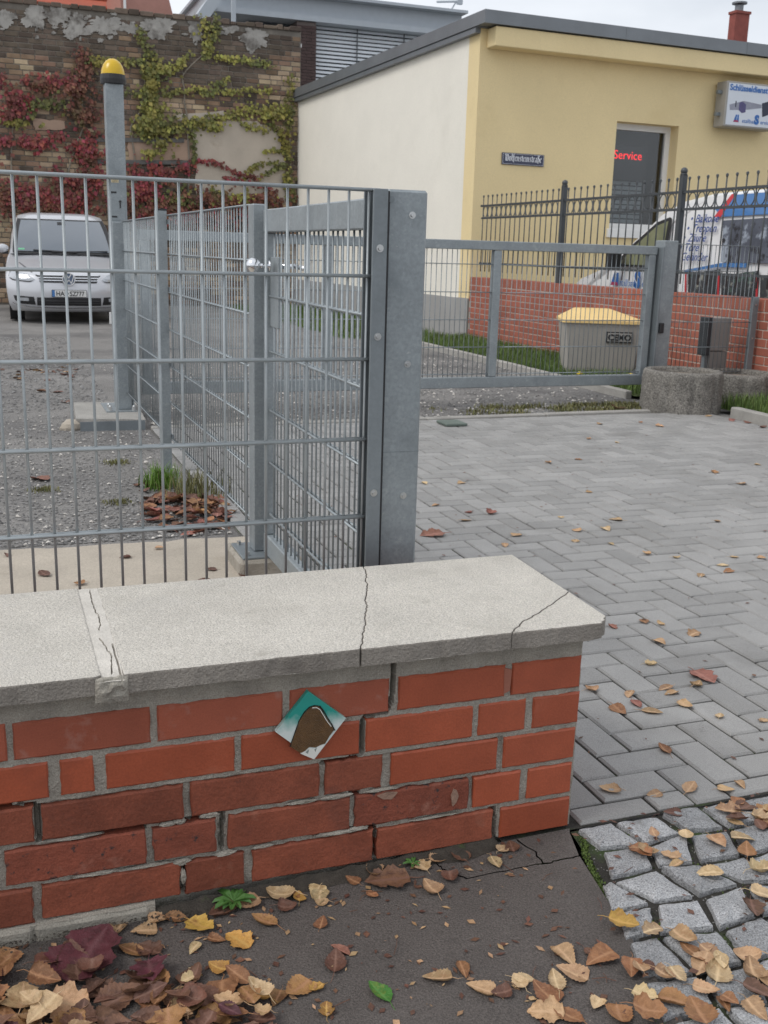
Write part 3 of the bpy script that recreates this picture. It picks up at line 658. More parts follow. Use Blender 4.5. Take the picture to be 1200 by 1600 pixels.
# ------------------------------------------------------------------ facing brick wall with iron railing
rw = thingw('brick_wall', (5.5, 9.0, 0), 'facing brick wall with pale joints carrying the black iron railing', 'wall')
RX = 5.40; ZR = .90
box('mortar', RMORT, rw, RX+.006, RX+.234, 3.02, 12.44, -.05, ZR-.006)
random.seed(3)
rb = []
nc_ = 10; ch_ = (ZR-.115-.0)/nc_
for c in range(nc_):
    z0 = .0+c*ch_+.004; y = 12.446-(.0 if c % 2 else .06)
    while y > 3.1:
        L_ = .24 if random.random() < .62 else .115
        if y-L_ < 3.05: break
        rb.append((y-L_, y, z0, z0+ch_-.010)); y -= L_+.011
y = 12.446
while y > 3.1: rb.append((y-.071, y, ZR-.11, ZR)); y -= .083
rb.sort(key=lambda r: (0 if r[0] > 5.95 else 1, r[0]))
far = G()
for n, (a, b, z0, z1) in enumerate(rb):
    g = G() if n < 300 else far
    g.bbox(RX+rj(.0015), RX+(.24 if z1 > ZR-.01 else .05), a, b, z0, z1, b=.003)
    if n < 300: link('brick', g.mesh('brick', RBRICK), rw)
tag(obj('other_bricks', far, RBRICK, rw), kind='stuff')
ifn = thingw('iron_railing', (5.5, 9.0, ZR), 'black iron railing with rings and ball tips on the facing brick wall', 'railing')
FX = 5.50
g = G(); g.cyl((0, 0, .985), (0, 0, 2.005), .0075, 6); g.cyl((0, 0, 2.005), (0, 0, 2.022), .0075, 6, .014); g.ball((0, 0, 2.028), .0145, 8, 5); barm = g.mesh('bar', IRON, smooth=True)
g = G(); N = 16
for i in range(N):
    a0, a1 = 2*math.pi*i/N, 2*math.pi*(i+1)/N
    g.cyl((0, .062*math.cos(a0), .076*math.sin(a0)), (0, .062*math.cos(a1), .076*math.sin(a1)), .006, 5, caps=False)
ringm = g.mesh('ring', IRON, smooth=True)
posts = [12.36, 10.02, 7.60, 5.18, 3.1]
for py in posts[1:]:
    g = G(); g.bbox(FX-.03, FX+.03, py-.03, py+.03, ZR, 2.06, b=.004); p_ = obj('post', g, IRON, ifn)
    g = G(); g.cyl((FX, py, 2.06), (FX, py, 2.075), .036, 12); g.ball((FX, py, 2.10), .036, 12, 8); obj('finial', g, IRON, p_, smooth=True)
for ya, yb in zip(posts, posts[1:]):
    hi, lo = ya-(.0 if ya == 12.36 else .03), yb+.03
    for z in (1.895, 1.725, 1.10): box('rail', IRON, ifn, FX-.011, FX+.011, lo, hi, z-.0125, z+.0125)
    n = round((hi-lo)/.145); s = (hi-lo)/n
    for k in range(n):
        y = hi-s*(k+.5) if ya != 12.36 else hi-s*(k+.25)
        link('bar', barm, ifn, (FX, y, 0))
        if k < n-1: link('ring', ringm, ifn, (FX, y-s/2, 1.81))
box('wall_bracket', IRON, ifn, FX-.02, FX+.02, 12.36, 12.375, 1.88, 1.91)

# ------------------------------------------------------------------ grit bin and the small things round it
gb = thing('grit_bin', (4.94, 8.06, 0), 'grey plastic grit bin with pitched yellow lid by the brick wall', 'bin', rz=R(-24))
GRP = mat('grey bin plastic', (.36, .34, .31), rough=.6, var=.08, vscale=4, bump=.08)
LIDM = mat('yellow lid plastic', (.80, .57, .24), rough=.5, var=.06, bump=.05)
def tapered(g, b0, b1, z0, z1, bev=.03):
    def ring(x0, x1, y0, y1, z): return [(x0+bev,y0,z),(x1-bev,y0,z),(x1,y0+bev,z),(x1,y1-bev,z),(x1-bev,y1,z),(x0+bev,y1,z),(x0,y1-bev,z),(x0,y0+bev,z)]
    a, b = ring(*b0, z0), ring(*b1, z1); n = 8
    g.add(a+b, [tuple(range(7, -1, -1)), tuple(range(8, 16))]+[(i, (i+1) % n, n+(i+1) % n, n+i) for i in range(n)])
g = G(); tapered(g, (-.36, .36, -.27, .27), (-.42, .42, -.325, .325), .0, .56); obj('bin_body', g, GRP, gb)
g = G(); tapered(g, (-.44, .44, -.345, .345), (-.44, .44, -.345, .345), .562, .592); obj('lid_rim', g, LIDM, gb)
g = G(); tapered(g, (-.435, .435, -.34, .34), (-.26, .12, .06, .31), .5925, .69, .04); obj('lid', g, LIDM, gb)
lg = G(); lg.box(.03, .30, -.327, -.305, .37, .48); lbl = obj('badge', lg, BLACK, gb)
lg = G(); lg.box(.042, .288, -.3285, -.3275, .382, .468); pan = obj('badge_field', lg, mat('badge grey', (.30, .29, .27), bump=0), lbl)
o = link('lettering', text_mesh('CEMO', .085, BLACK, offset=.004, align='CENTER'), pan); frame(o, (.165, -.3305, .394), (1, 0, 0), (0, 0, 1))
bk = thing('plastic_broom_head', (4.70, 6.95, 0), 'dark grey ribbed plastic block leaning in the grass beside the gate rail', 'plastic block', rz=R(-15))
g = G(); g.prism([(-.17, .02), (.17, .02), (.17, .18), (.03, .19), (-.16, .06)], -.06, .06, 'y'); obj('block_body', g, mat('dark plastic', (.05, .052, .058), rough=.5), bk)
for k in range(4): box('rib', mat('dark plastic', (.05, .052, .058)), bk, -.13+.075*k, -.085+.075*k, -.075, -.0605, .02, .10+.02*k, b=.004)

# ------------------------------------------------------------------ yellow shop building
yb = thing('shop_building', (5.462, 12.60, 0), 'flat-roofed yellow and cream rendered shop building with grey roof edge', 'building', rz=R(2.4))
W_, D_ = 13.0, 8.45
# front wall with a window opening  x 2.36..3.52, z 1.66..3.22
wx0, wx1, wz0, wz1 = 2.36, 3.50, 1.62, 3.225
g = G()
for a in ((0, wx0, 0, 4.3), (wx1, W_, 0, 4.3), (wx0, wx1, 0, wz0), (wx0, wx1, wz1, 4.3)): g.box(a[0], a[1], 0, .34, a[2], a[3])
obj('front_wall', g, YELL, yb)
box('side_wall', CREAM, yb, -.0, .32, .345, D_, .575, 4.28)
box('side_corner_strip', YELL, yb, -.003, -.0005, .0, .34, .575, 4.28)
box('plinth', PLINTH, yb, -.035, -.004, -.03, D_, -.05, .58)
box('plinth_cap', PLINTH, yb, -.03, .0, -.028, .32, .581, .586)
box('rear_wall', CREAM, yb, .33, W_, D_-.3, D_, 0, 4.28); box('end_wall', CREAM, yb, W_-.3, W_-.002, .35, D_-.31, 0, 4.28)
g = G(); g.bbox(.10, W_, -.26, -.002, 4.03, 4.285, b=.01); obj('eaves_band', g, YELL, yb)
g = G(); g.box(-.10, W_+.1, -.30, D_+.1, 4.30, 4.47); obj('roof', g, ZINC, yb)
g = G(); g.box(-.075, .09, -.05, D_, 4.285, 4.2995); g.box(-.085, .0, D_*.0, D_, 4.22, 4.284); obj('roof_flashing', g, ZINC, yb)
for x in (2.2, 4.4, 6.6, 8.8): box('roof_joint', ZINC, yb, x, x+.02, -.304, -.3005, 4.302, 4.468)
wi = link('window', None, yb, (0, 0, 0))
g = G()
for a in ((wx0, wx0+.09, wz0+.045, wz1), (wx1-.09, wx1, wz0+.045, wz1), (wx0+.09, wx1-.09, wz1-.09, wz1), (wx0+.09, wx1-.09, wz0+.045, wz0+.13)): g.box(a[0], a[1], .20, .26, a[2], a[3])
wf = obj('window_frame', g, PVC, yb); bpy.data.objects.remove(wi)
g = G(); g.bbox(wx0-.04, wx1+.04, -.05, .22, wz0-.09, wz0+.04, b=.006); obj('window_sill', g, PVC, wf)
g = G(); g.box(wx0+.09, wx1-.09, .235, .24, wz0+.13, wz1-.09); 
m = bpy.data.materials.new('shop window glass'); m.use_nodes = True; nt = m.node_tree; pb_ = nt.nodes['Principled BSDF']
tr = nt.nodes.new('ShaderNodeBsdfTransparent'); gl = nt.nodes.new('ShaderNodeBsdfGlossy'); gl.inputs['Roughness'].default_value = .03; mxs = nt.nodes.new('ShaderNodeMixShader'); mxs.inputs[0].default_value = .07
tr.inputs['Color'].default_value = (.72, .75, .76, 1); nt.links.new(tr.outputs[0], mxs.inputs[1]); nt.links.new(gl.outputs[0], mxs.inputs[2]); nt.links.new(mxs.outputs[0], nt.nodes['Material Output'].inputs['Surface'])
obj('pane', g, m, wf)
INT = mat('dim shop interior', (.06, .06, .062), rough=.8, var=.25, vscale=2.5, bump=0)
g = G(); g.box(wx0-.3, wx1+.9, 1.2, 1.24, .6, 3.5); obj('interior_panel', g, INT, yb)
g = G()
for k in range(9): g.box(wx0+.1, wx1-.3, .42, .44, wz0+.15+.072*k, wz0+.205+.072*k)
obj('window_shelf', g, mat('grey blind slats', (.42, .44, .46), rough=.7), yb)
led = thing('led_sign', (5.462, 12.60, 2.2), 'dark display panel glowing red Service lettering inside the shop window', 'sign', rz=R(2.4))
g = G(); g.box(wx0+.0, wx0+.80, .30, .335, .22, .72); lp = obj('panel', g, mat('black led panel', (.018, .012, .014), rough=.5), led)
for o_, t_, z_ in ((0, 'Service', .52),):
    o = link('lettering', text_mesh(t_, .182, mat('red led glow', (.02, .0, .0), emit=((1, .006, .012), 2.2), bump=0), offset=-.001), lp); frame(o, (wx0+.185, .297, z_), (1, 0, 0), (0, 0, 1))
# street sign in blackletter
ss = thing('street_sign', (5.462, 12.60, 2.5), 'dark blue enamel street name sign in white blackletter on yellow wall', 'sign', rz=R(2.4))
SB = mat('dark blue enamel', (.013, .018, .055), rough=.25, var=.05, bump=0, coat=.4)
g = G(); g.bbox(.425, 1.13, -.022, -.003, .0, .165, b=.006); sb = obj('plate', g, SB, ss)
WE = mat('white enamel', (.80, .82, .86), rough=.4, bump=0)
g = G()
for a in ((.438, 1.117, .010, .013), (.438, 1.117, .152, .155), (.438, .441, .0135, .1515), (1.114, 1.117, .0135, .1515)): g.box(a[0], a[1], -.0235, -.0222, a[2], a[3])
obj('border_line', g, WE, sb)
GL = {'W': (1.25, [[(.05,1.3),(.2,1.5),(.32,1.3),(.32,.12),(.5,0),(.65,.15)], [(.65,1.5),(.65,.1),(.88,0),(1.08,.25),(1.08,1.1),(.88,1.45)]]),
 'o': (.72, [[(.1,.85),(.1,.15),(.35,0),(.55,.15),(.55,.85),(.3,1),(.1,.85)]]), 'l': (.42, [[(.15,1.6),(.15,.12),(.32,0)]]),
 'f': (.5, [[(.5,1.5),(.35,1.6),(.18,1.45),(.18,-.3)], [(0,.95),(.45,.95)]]), 'e': (.62, [[(.5,.2),(.3,0),(.1,.15),(.1,.85),(.35,1),(.5,.8),(.12,.5)]]),
 'n': (.74, [[(.1,1),(.1,0)], [(.1,.85),(.35,1),(.5,.85),(.5,.1),(.62,0)]]), 's': (.64, [[(.5,.85),(.3,1),(.1,.8),(.5,.35),(.4,.05),(.1,.08)]]),
 't': (.5, [[(.2,1.3),(.2,.15),(.38,0)], [(.02,1),(.42,1)]]), 'i': (.4, [[(.12,1),(.12,.12),(.27,0)], [(.1,1.3),(.16,1.36)]]),
 'r': (.52, [[(.12,1),(.12,0)], [(.12,.85),(.3,1),(.42,.88)]]), 'a': (.74, [[(.1,.9),(.35,1),(.5,.9),(.5,.1),(.62,0)], [(.5,.5),(.15,.45),(.1,.12),(.25,0),(.5,.2)]]),
 'ß': (.68, [[(.15,-.3),(.15,1.4),(.3,1.6),(.5,1.4),(.3,1),(.55,.7),(.5,.1),(.3,-.1)]])}
g = G(); word = 'Wolfensteinstraße'; tot = sum(GL[c][0] for c in word); sc = .62/tot; xh = .062; x = .468; yy = -.0225
for c in word:
    w, st = GL[c]
    for pl_ in st:
        for (x0, y0), (x1, y1) in zip(pl_, pl_[1:]):
            yy -= .000006; nv = (.085*sc, .05*xh); P0 = (x+x0*sc, .055+y0*xh); P1 = (x+x1*sc, .055+y1*xh)
            q = [(P0[0]-nv[0], P0[1]-nv[1]), (P1[0]-nv[0], P1[1]-nv[1]), (P1[0]+nv[0], P1[1]+nv[1]), (P0[0]+nv[0], P0[1]+nv[1])]
            g.add([(a, yy, b) for a, b in q], [(0, 1, 2, 3)])
    x += w*sc
obj('lettering', g, WE, sb, fix=False)
# projecting box sign
bs = thing('box_sign', (5.462, 12.60, 3.2), 'white illuminated box sign with key cylinder picture under the eaves', 'sign', rz=R(2.4))
g = G(); g.bbox(4.10, 5.125, -.30, -.05, .04, .70, b=.012); sb2 = obj('housing', g, mat('grey sign housing', (.30, .29, .27), rough=.5, var=.06, bump=0), bs)
for zz in (.2, .52): box('bracket', GALVD, bs, 4.02, 4.099, -.2, -.15, zz, zz+.05); box('wall_arm', GALVD, bs, 4.4, 4.44, -.049, -.002, zz, zz+.04)
g = G(); g.box(4.13, 5.095, -.3035, -.3005, .07, .672); fpn = obj('face', g, mat('white sign face', (.62, .66, .72), rough=.3, bump=0, var=.02), sb2)
SBL = mat('sign blue print', (.03, .14, .42), rough=.5, bump=0)
def stext(s, size, mm, x, z, par, off=0., shear=0.):
    o = link('lettering', text_mesh(s, size, mm, offset=off, shear=shear), par); frame(o, (x, -.3055, z), (1, 0, 0), (0, 0, 1)); return o
stext('Schlüsseldienst', .122, SBL, 4.15, .57, fpn, .004)
CYL = mat('printed steel grey', (.26, .27, .33), rough=.4, bump=0); KBK = mat('printed black', (.02, .025, .05), rough=.4, bump=0)
def flat(name, poly, mm, par, y=-.3045): g = G(); g.prism([(4.13+(a-4.13)*.84, b) for a, b in poly], y, y+.0005, 'y'); return obj(name, g, mm, par)
flat('key_picture', [(4.92,.42),(5.12,.47),(5.13,.27),(4.96,.22)], KBK, fpn); flat('key_picture', [(5.15,.45),(5.26,.43),(5.26,.24),(5.155,.26)], KBK, fpn)
flat('cylinder_picture', [(4.18,.36),(4.50,.43),(4.92,.40),(4.92,.35),(4.52,.30),(4.2,.28)], CYL, fpn); flat('cylinder_picture', [(4.40,.40),(4.47,.42),(4.56,.38),(4.56,.27),(4.48,.25),(4.40,.29)], mat('printed dark violet', (.10, .09, .2), bump=0), fpn, -.3049)
flat('cylinder_picture', [(4.31,.42),(4.335,.42),(4.335,.33),(4.31,.33)], KBK, fpn, -.3049)
MRD = mat('printed maroon', (.35, .04, .10), bump=0)
def logo(par, x, z, s, flatfn, textfn):
    flatfn('logo_mark', [(x, z), (x+.05*s, z+.11*s), (x+.08*s, z+.11*s), (x+.07*s, z)], SBL, par); flatfn('logo_mark', [(x+.08*s, z), (x+.09*s, z+.11*s), (x+.12*s, z+.11*s), (x+.13*s, z)], SBL, par)
    flatfn('logo_mark', [(x+.005*s, z), (x+.02*s, z+.028*s), (x+.11*s, z+.028*s), (x+.125*s, z)], MRD, par, None)
    textfn('etallbau', .085*s, x+.14*s, z+.0*s, par); textfn('ervice', .085*s, x+.50*s, z, par)
    textfn('S', .175*s, x+.385*s, z, par, .012*s)
logo(fpn, 4.30, .115, 1.0, lambda n, p, mm, pr, y=0: flat(n, p, mm, pr, -.3045 if y == 0 else -.3049), lambda s, size, x, z, pr, off=0: stext(s, size, SBL, x, z, pr, off))
# neighbouring chimney above the roof
nb = thingw('brick_chimney', (13.25, 17.0, 3), 'red brick chimney with metal cowl behind the shop roof', 'chimney')
g = G(); g.box(13.0, 13.33, 17.0, 17.2, 3.0, 6.0); obj('stack', g, mat('old red chimney brick', (.24, .06, .045), var=.25, vscale=6), nb)
g = G(); g.box(12.98, 13.35, 16.98, 17.22, 6.001, 6.05); obj('cap_course', g, mat('old red chimney brick', (.28, .07, .05)), nb)
g = G(); g.cyl((13.25, 17.25, 6.07), (13.25, 17.25, 6.2), .085, 12); g.cyl((13.25, 17.25, 6.23), (13.25, 17.25, 6.26), .15, 12); g.cyl((13.25, 17.25, 6.2), (13.25, 17.25, 6.23), .03, 8); obj('cowl', g, ZINC, nb)

# ------------------------------------------------------------------ lettered van behind the railing (nose towards the shop)
van = thingw('delivery_van', (7.3, 8.9, 0), 'white and blue lettered delivery van parked behind the iron railing', 'van')
VX, VW = 6.40, 1.86
prof = [(11.28,.28),(11.30,.62),(11.22,.80),(11.05,.93),(10.45,1.10),(10.28,1.17),(9.35,1.78),(9.05,1.89),(8.5,1.96),(7.0,1.985),(6.42,1.95),(6.30,1.80),(6.26,1.0),(6.24,.30)]
def vx(z): return VX+max(0, z-1.05)**1.25*.14
g = G(); n = len(prof); lay = [(0, .05), (.05, 0), (VW-.05, 0), (VW, .05)]; vs = []
cy_, cz_ = 8.8, 1.0
for off, ins in lay:
    for y, z in prof:
        y2 = y+(cy_-y)*ins*.25; z2 = z+(cz_-z)*ins*.6
        lean = max(0, z-1.05)**1.25*.14
        vs.append((VX+off+(lean if off < 1 else -lean), y2, z2))
fs = [(j*n+i, j*n+(i+1) % n, (j+1)*n+(i+1) % n, (j+1)*n+i) for j in range(3) for i in range(n)]+[tuple(range(n-1, -1, -1)), tuple(range(3*n, 4*n))]
g.add(vs, fs); vb = obj('van_body', g, WHITE, van)
def vpatch(name, poly, mm, par=vb, d=.004):
    """panel lying on the van's near side; poly in (y, z)"""
    xs = lambda z: vx(z)-.008-d+ (0)
    g = G(); nn_ = len(poly); g.add([(xs(z), y, z) for y, z in poly]+[(xs(z)+.003, y, z) for y, z in poly], [tuple(range(nn_-1, -1, -1)), tuple(range(nn_, 2*nn_))]+[(i, (i+1) % nn_, nn_+(i+1) % nn_, nn_+i) for i in range(nn_)])
    return obj(name, g, mm, par)
# cab side window, windscreen edge, side glazing with pictures
vpatch('door_window', [(10.22,1.13),(9.85,1.40),(9.42,1.66),(9.18,1.715),(9.14,1.70),(9.12,1.12)], BLACK)
vpatch('door_glass', [(10.10,1.15),(9.80,1.37),(9.40,1.62),(9.19,1.67),(9.17,1.15)], mat('greenish cab glass', (.20, .21, .13), rough=.08, var=.3, vscale=3, bump=0), d=.008)
g = G(); g.bbox(6.14, 6.34, 9.93, 10.03, 1.08, 1.33, b=.03); obj('mirror', g, BLACK, van); box('mirror_arm', BLACK, van, 6.341, 6.40, 9.96, 10.0, 1.12, 1.16)
PIC = mat('printed photo panel', (.10, .11, .14), rough=.25, var=.4, vscale=3, bump=0, patches=[((.32, .36, .42), 3.2, .55, .62), ((.03, .03, .035), 5, .56, .62), ((.04, .13, .38), 2.4, .66, .70)])
PIC2 = mat('printed picture panel', (.05, .055, .06), rough=.25, var=.5, vscale=3, bump=0, patches=[((.30, .30, .26), 6, .58, .64), ((.09, .15, .12), 4, .6, .66)])
vpatch('side_window', [(8.06,1.215),(8.16,1.66),(6.40,1.70),(6.38,1.215)], PIC)
vpatch('blue_band', [(8.35,1.78),(8.05,1.93),(6.36,1.95),(6.36,1.73),(8.20,1.70)], BLUE)
vpatch('blue_band', [(8.70,1.11),(8.05,1.205),(7.62,1.21),(7.62,1.165),(8.10,1.16),(8.66,1.085)], BLUE)
for y0 in (8.50,): vpatch('red_band', [(8.34,1.70),(8.12,1.94),(8.05,1.94),(8.22,1.70)], RED, d=.006)
ys = [8.62, 8.02, 7.38, 6.75, 6.4]
for a, b in zip(ys, ys[1:]):
    vpatch('picture_panel', [(a-.10, .42), (a-.02, 1.07), (b+.02, 1.14), (b-.06, .42)], PIC2)
    vpatch('red_band', [(a-.03, .42), (a+.05, 1.09), (a+.02, 1.09), (a-.06, .42)], RED)
for y in (10.35, 7.2):
    g = G(); g.cyl((6.46, y, .33), (6.68, y, .33), .33, 22); w_ = obj('wheel', g, RUBB, van); g = G(); g.cyl((6.455, y, .33), (6.46, y, .33), .2, 18); obj('rim', g, CHRO, w_)
    g = G(); g.cyl((8.0, y, .33), (8.2, y, .33), .33, 22); obj('wheel', g, RUBB, van)
def vtext(s, size, y, z, mm=DBLUE, off=.001, shear=.18, par=vb):
    o = link('lettering', text_mesh(s, size, mm, offset=off, shear=shear), par); sl = math.tan(math.asin(min(.5, .14*1.25*max(0, z-1.05)**.25 if z > 1.05 else 0)))
    frame(o, (vx(z)-.018, y, z), (0, -1, 0), (sl, 0, 1)); return o
for i, s in enumerate(('Balkone', 'Treppen', 'Zäune', 'Tore', 'Geländer')):
    z = 1.645-.106*i; y = 8.66+.032*i
    vtext('•', .13, y+.10, z); vtext(s, .13, y, z)
def vflat(n, p, mm, pr, y=0): vpatch(n, [(10.24-a, b) for a, b in p], mm, pr, .004 if y == 0 else .006)
logo(vb, .0, .885, 1.45, vflat, lambda s, size, x, z, pr, off=0: vtext(s, size, 10.24-x, z, SBL, off, 0, pr))
g = G(); g.bbox(6.62, 8.0, 11.24, 11.31, .62, .78, b=.02); obj('grille', g, BLACK, van)
for x in (6.47, 7.95):
    g = G(); g.bbox(x, x+.24, 11.10, 11.27, .72, .90, b=.03); obj('headlight', g, mat('lamp lens', (.5, .52, .55), rough=.1, bump=0), van)

# ------------------------------------------------------------------ old brick boundary wall with creeper
ow = thingw('old_brick_wall', (1.5, 21.0, 0), 'tall weathered old brick wall with plaster remnants and creeper', 'wall')
OY = 20.9
def Wp(u, v):      # crop units of the wall survey -> metres along the wall and up
    px, py = u/2.5, v/2.5
    return (-.722+.0111*px+3e-6*px*px-(py-20)*.00067*max(0, 1-px/465), 5.405+.0013*px-(py-20)*(.01167+2.4e-6*px))
OMORT = mat('sooty lime mortar', (.17, .152, .13), rough=1, var=.35, vscale=2.5, bump=.6, bscale=40, patches=[((.26, .235, .20), 1.6, .52, .7)])
box('wall_core', OMORT, ow, -6.0, 5.17, OY+.012, OY+.5, -.05, 5.62)
random.seed(17)
OBM = [mat('sooty brick', (.125, .096, .074), rough=.95, var=.3, vscale=6, rnd=.35, bump=.4, bscale=40, rhue=.01),
       mat('brown brick', (.24, .16, .108), rough=.95, var=.25, vscale=6, rnd=.3, bump=.4, bscale=40, rhue=.012),
       mat('tan brick', (.42, .32, .215), rough=.95, var=.2, vscale=6, rnd=.28, bump=.4, bscale=40, rhue=.012)]
ob = []; ch = .098; rows_ = int(5.55/ch)
for r in range(rows_):
    z = .02+r*ch; x = -5.95+(.13 if r % 2 else 0)+rj(.03)
    while x < 5.14:
        L_ = .245 if r % 2 else (.245 if random.random() < .6 else .12); x1 = min(x+L_, 5.16)
        h = z/5.6; t = nz3(x, z, 2, .9)+rj(.35)
        right = max(0, (x-3.6)/1.5)*(1 if 3.6 < z < 5.2 else .2); low = 1 if (z < 3.2 and x < 1.4) else 0
        p = t+.55*right+.45*low-(.75 if z > 4.7 else .25 if z > 4 else 0)
        ob.append((x, x1, z, z+ch-.014, 2 if p > .22 else 1 if p > -.18 else 0)); x = x1+.013
def obkey(b):
    inview = b[0] > -1.0 and b[2] > 1.7
    return (0 if inview else 1, -(b[4]), -b[2])
ob.sort(key=obkey); bulk = [G(), G(), G()]
for n, (x0, x1, z0, z1, k) in enumerate(ob):
    g = G() if n < 300 else bulk[k]; y = OY+rj(.006)
    g.bbox(x0, x1, y, OY+.06, z0, z1, b=.008)
    if n < 300: link('brick', g.mesh('brick', OBM[k]), ow)
for k in range(3): tag(obj('other_bricks', bulk[k], OBM[k], ow), kind='stuff')
# ragged top course
g = G(); x = -6
while x < 5.1:
    w = random.uniform(.12, .3); g.bbox(x, x+w-.015, OY-.03, OY+.5, 5.60, 5.66+random.uniform(0, .05), b=.01); x += w
tag(obj('top_course', g, OBM[0], ow), kind='stuff')
PLA = mat('old grey plaster', (.36, .345, .32), rough=1, var=.25, vscale=5, bump=.5, bscale=30, patches=[((.13, .118, .105), 4, .46, .66)])
PLB = mat('pale beige plaster', (.50, .44, .37), rough=1, var=.10, vscale=2.5, bump=.3, bscale=30, patches=[((.40, .33, .26), 3, .6, .75)])
PLC = mat('pinkish plaster', (.40, .28, .21), rough=1, var=.15, vscale=3, bump=.3)
def blob(u, v, ru, rv, mm, name='plaster_patch', y=.0):
    n = 90; P = []
    for k in range(n):
        a = 2*math.pi*k/n; c_, s_ = math.cos(a), math.sin(a); f = .92+.45*nz3(c_*1.6+u, s_*1.6+v, 0, 1)+.30*nz3(c_*4, s_*4, u, 1)+.22*nz3(c_*10, s_*10, u, 1)+.12*nz3(c_*24, s_*24, u, 1)
        P.append(Wp(u+ru*f*math.cos(a), v+rv*f*math.sin(a)))
    g = G(); g.prism(P[::-1], OY-.012-y, OY+.02, 'y'); obj(name, g, mm, ow)
for k, a in enumerate([(140,70,52,48),(232,62,48,36),(310,95,42,38),(410,105,72,42),(625,112,62,44),(772,120,32,50),(1000,160,48,42),(20,70,40,32),(900,125,26,14),(520,118,30,20),(300,130,60,16)]): 
    blob(*a, PLA, y=.0004*k)
    for q in range(6): t_ = random.uniform(0, 6.28); blob(a[0]+a[2]*random.uniform(.7, 1.5)*math.cos(t_), max(45, a[1]+a[3]*random.uniform(.7, 1.6)*math.sin(t_)), random.uniform(5, 15), random.uniform(4, 9), PLA, y=.0004*k+.0002+.00002*q)
def ppoly(pts, mm, y=.02, a=4):
    P = []
    for (x0, y0), (x1, y1) in zip(pts, pts[1:]+pts[:1]):
        for k in range(6): P.append(Wp(x0+(x1-x0)*k/6+rj(a), y0+(y1-y0)*k/6+rj(a)))
    g = G(); g.prism(P[::-1], OY-y, OY+.02, 'y'); obj('plaster_patch', g, mm, ow)
ppoly([(755,492),(900,470),(1010,475),(1090,520),(1118,640),(1118,705),(1120,800),(770,800),(772,600)], PLB)
ppoly([(690,445),(880,435),(880,462),(700,470)], PLB, .018); ppoly([(505,550),(758,545),(760,630),(510,625)], PLC, .017); ppoly([(130,455),(260,470),(260,500),(140,505)], PLC, .016)
for (u0, u1, v) in ((380, 725, 545), (375, 740, 632)):
    (xa, za), (xb, zb) = Wp(u0, v-2), Wp(u1, v+4); g = G(); g.prism([(xa, za-.04), (xb, zb-.04), (xb, zb+.04), (xa, za+.04)], OY-.05, OY+.02, 'y'); obj('lintel_beam', g, mat('grey weathered beam', (.13, .125, .12), rough=.9, var=.25), ow)

# creeper: separate plants, each with stems and a crown of leaf-sized faces
random.seed(23)
def vine_mat(name, c, c2):
    m = mat(name, c, rough=.65, var=.25, vscale=2, rnd=.45, bump=0, rhue=.02, patches=[(c2, 1.7, .50, .62)]); return m
VRED = vine_mat('crimson creeper leaf', (.20, .028, .028), (.105, .035, .022)); VDARK = vine_mat('rust creeper leaf', (.13, .045, .025), (.085, .075, .022))
VGRN = vine_mat('yellow green creeper leaf', (.22, .205, .042), (.095, .11, .026)); VOLV = vine_mat('olive creeper leaf', (.10, .105, .025), (.20, .17, .03))
STEM = mat('grey creeper stem', (.24, .21, .17), rough=.9, var=.2, bump=.2)
def leaf_quad(g, x, z, s, lift):
    a = random.uniform(-2.6, -.5); d = (math.cos(a), math.sin(a)); n = (-d[1], d[0]); y = OY-.03-lift; t = random.uniform(.15, .7)
    p = [(x, y, z), (x+(d[0]*.45+n[0]*.42)*s, y-.25*s*t, z+(d[1]*.45+n[1]*.42)*s), (x+d[0]*s, y-s*t, z+d[1]*s), (x+(d[0]*.45-n[0]*.42)*s, y-.25*s*t, z+(d[1]*.45-n[1]*.42)*s)]
    g.add(p, [(0, 1, 2), (0, 2, 3)])
def vine(label, regions, paths, stems):
    """regions: (u,v,ru,rv,count,mat)  paths: (points,width,count,mat)"""
    t = thingw('creeper', (*Wp(*stems[0][0])[:1], OY-.05, 0), label, 'climbing plant', 'creepers on the old wall'); gs = {}
    for u, v, ru, rv, n, mm in regions:
        g = gs.setdefault(mm.name, G())
        k = 0
        while k < n:
            a, r = random.uniform(0, 2*math.pi), min(1.35, abs(random.gauss(0, .62))); uu, vv = u+ru*r*math.cos(a), v+rv*r*math.sin(a)
            if nz3(uu, vv, 3, .022)+rj(.35) < -.15 and r > .4: k += .3; continue
            leaf_quad(g, *Wp(uu, vv), random.uniform(.04, .115), random.uniform(0, .10)); k += 1
    for pts, w, n, mm in paths:
        g = gs.setdefault(mm.name, G()); seg = list(zip(pts, pts[1:])); ln = [math.hypot(b[0]-a[0], b[1]-a[1]) for a, b in seg]; T_ = sum(ln)
        for _ in range(n):
            q = random.random()*T_; i = 0
            while q > ln[i] and i < len(ln)-1: q -= ln[i]; i += 1
            (x0, y0), (x1, y1) = seg[i]; f = q/ln[i]; leaf_quad(g, *Wp(x0+(x1-x0)*f+random.gauss(0, w*random.choice([.35, .5, .8])), y0+(y1-y0)*f+random.gauss(0, w*random.choice([.35, .5, .8]))), random.uniform(.035, .10), random.uniform(0, .06))
    for nme, g in gs.items(): tag(obj('foliage', g, MATS[nme], t, fix=False), kind='stuff')
    for s in stems:
        pts = []
        for (x0, y0), (x1, y1) in zip(s, s[1:]):
            for k in range(4): X, Z = Wp(x0+(x1-x0)*k/4+rj(5), y0+(y1-y0)*k/4+rj(5)); pts.append((X, OY-.03, Z))
        X, Z = Wp(*s[-1]); pts.append((X, OY-.03, Z)); g = G(); g.tube(pts, [.022-.014*k/len(pts) for k in range(len(pts))], 5); obj('stem', g, STEM, t)
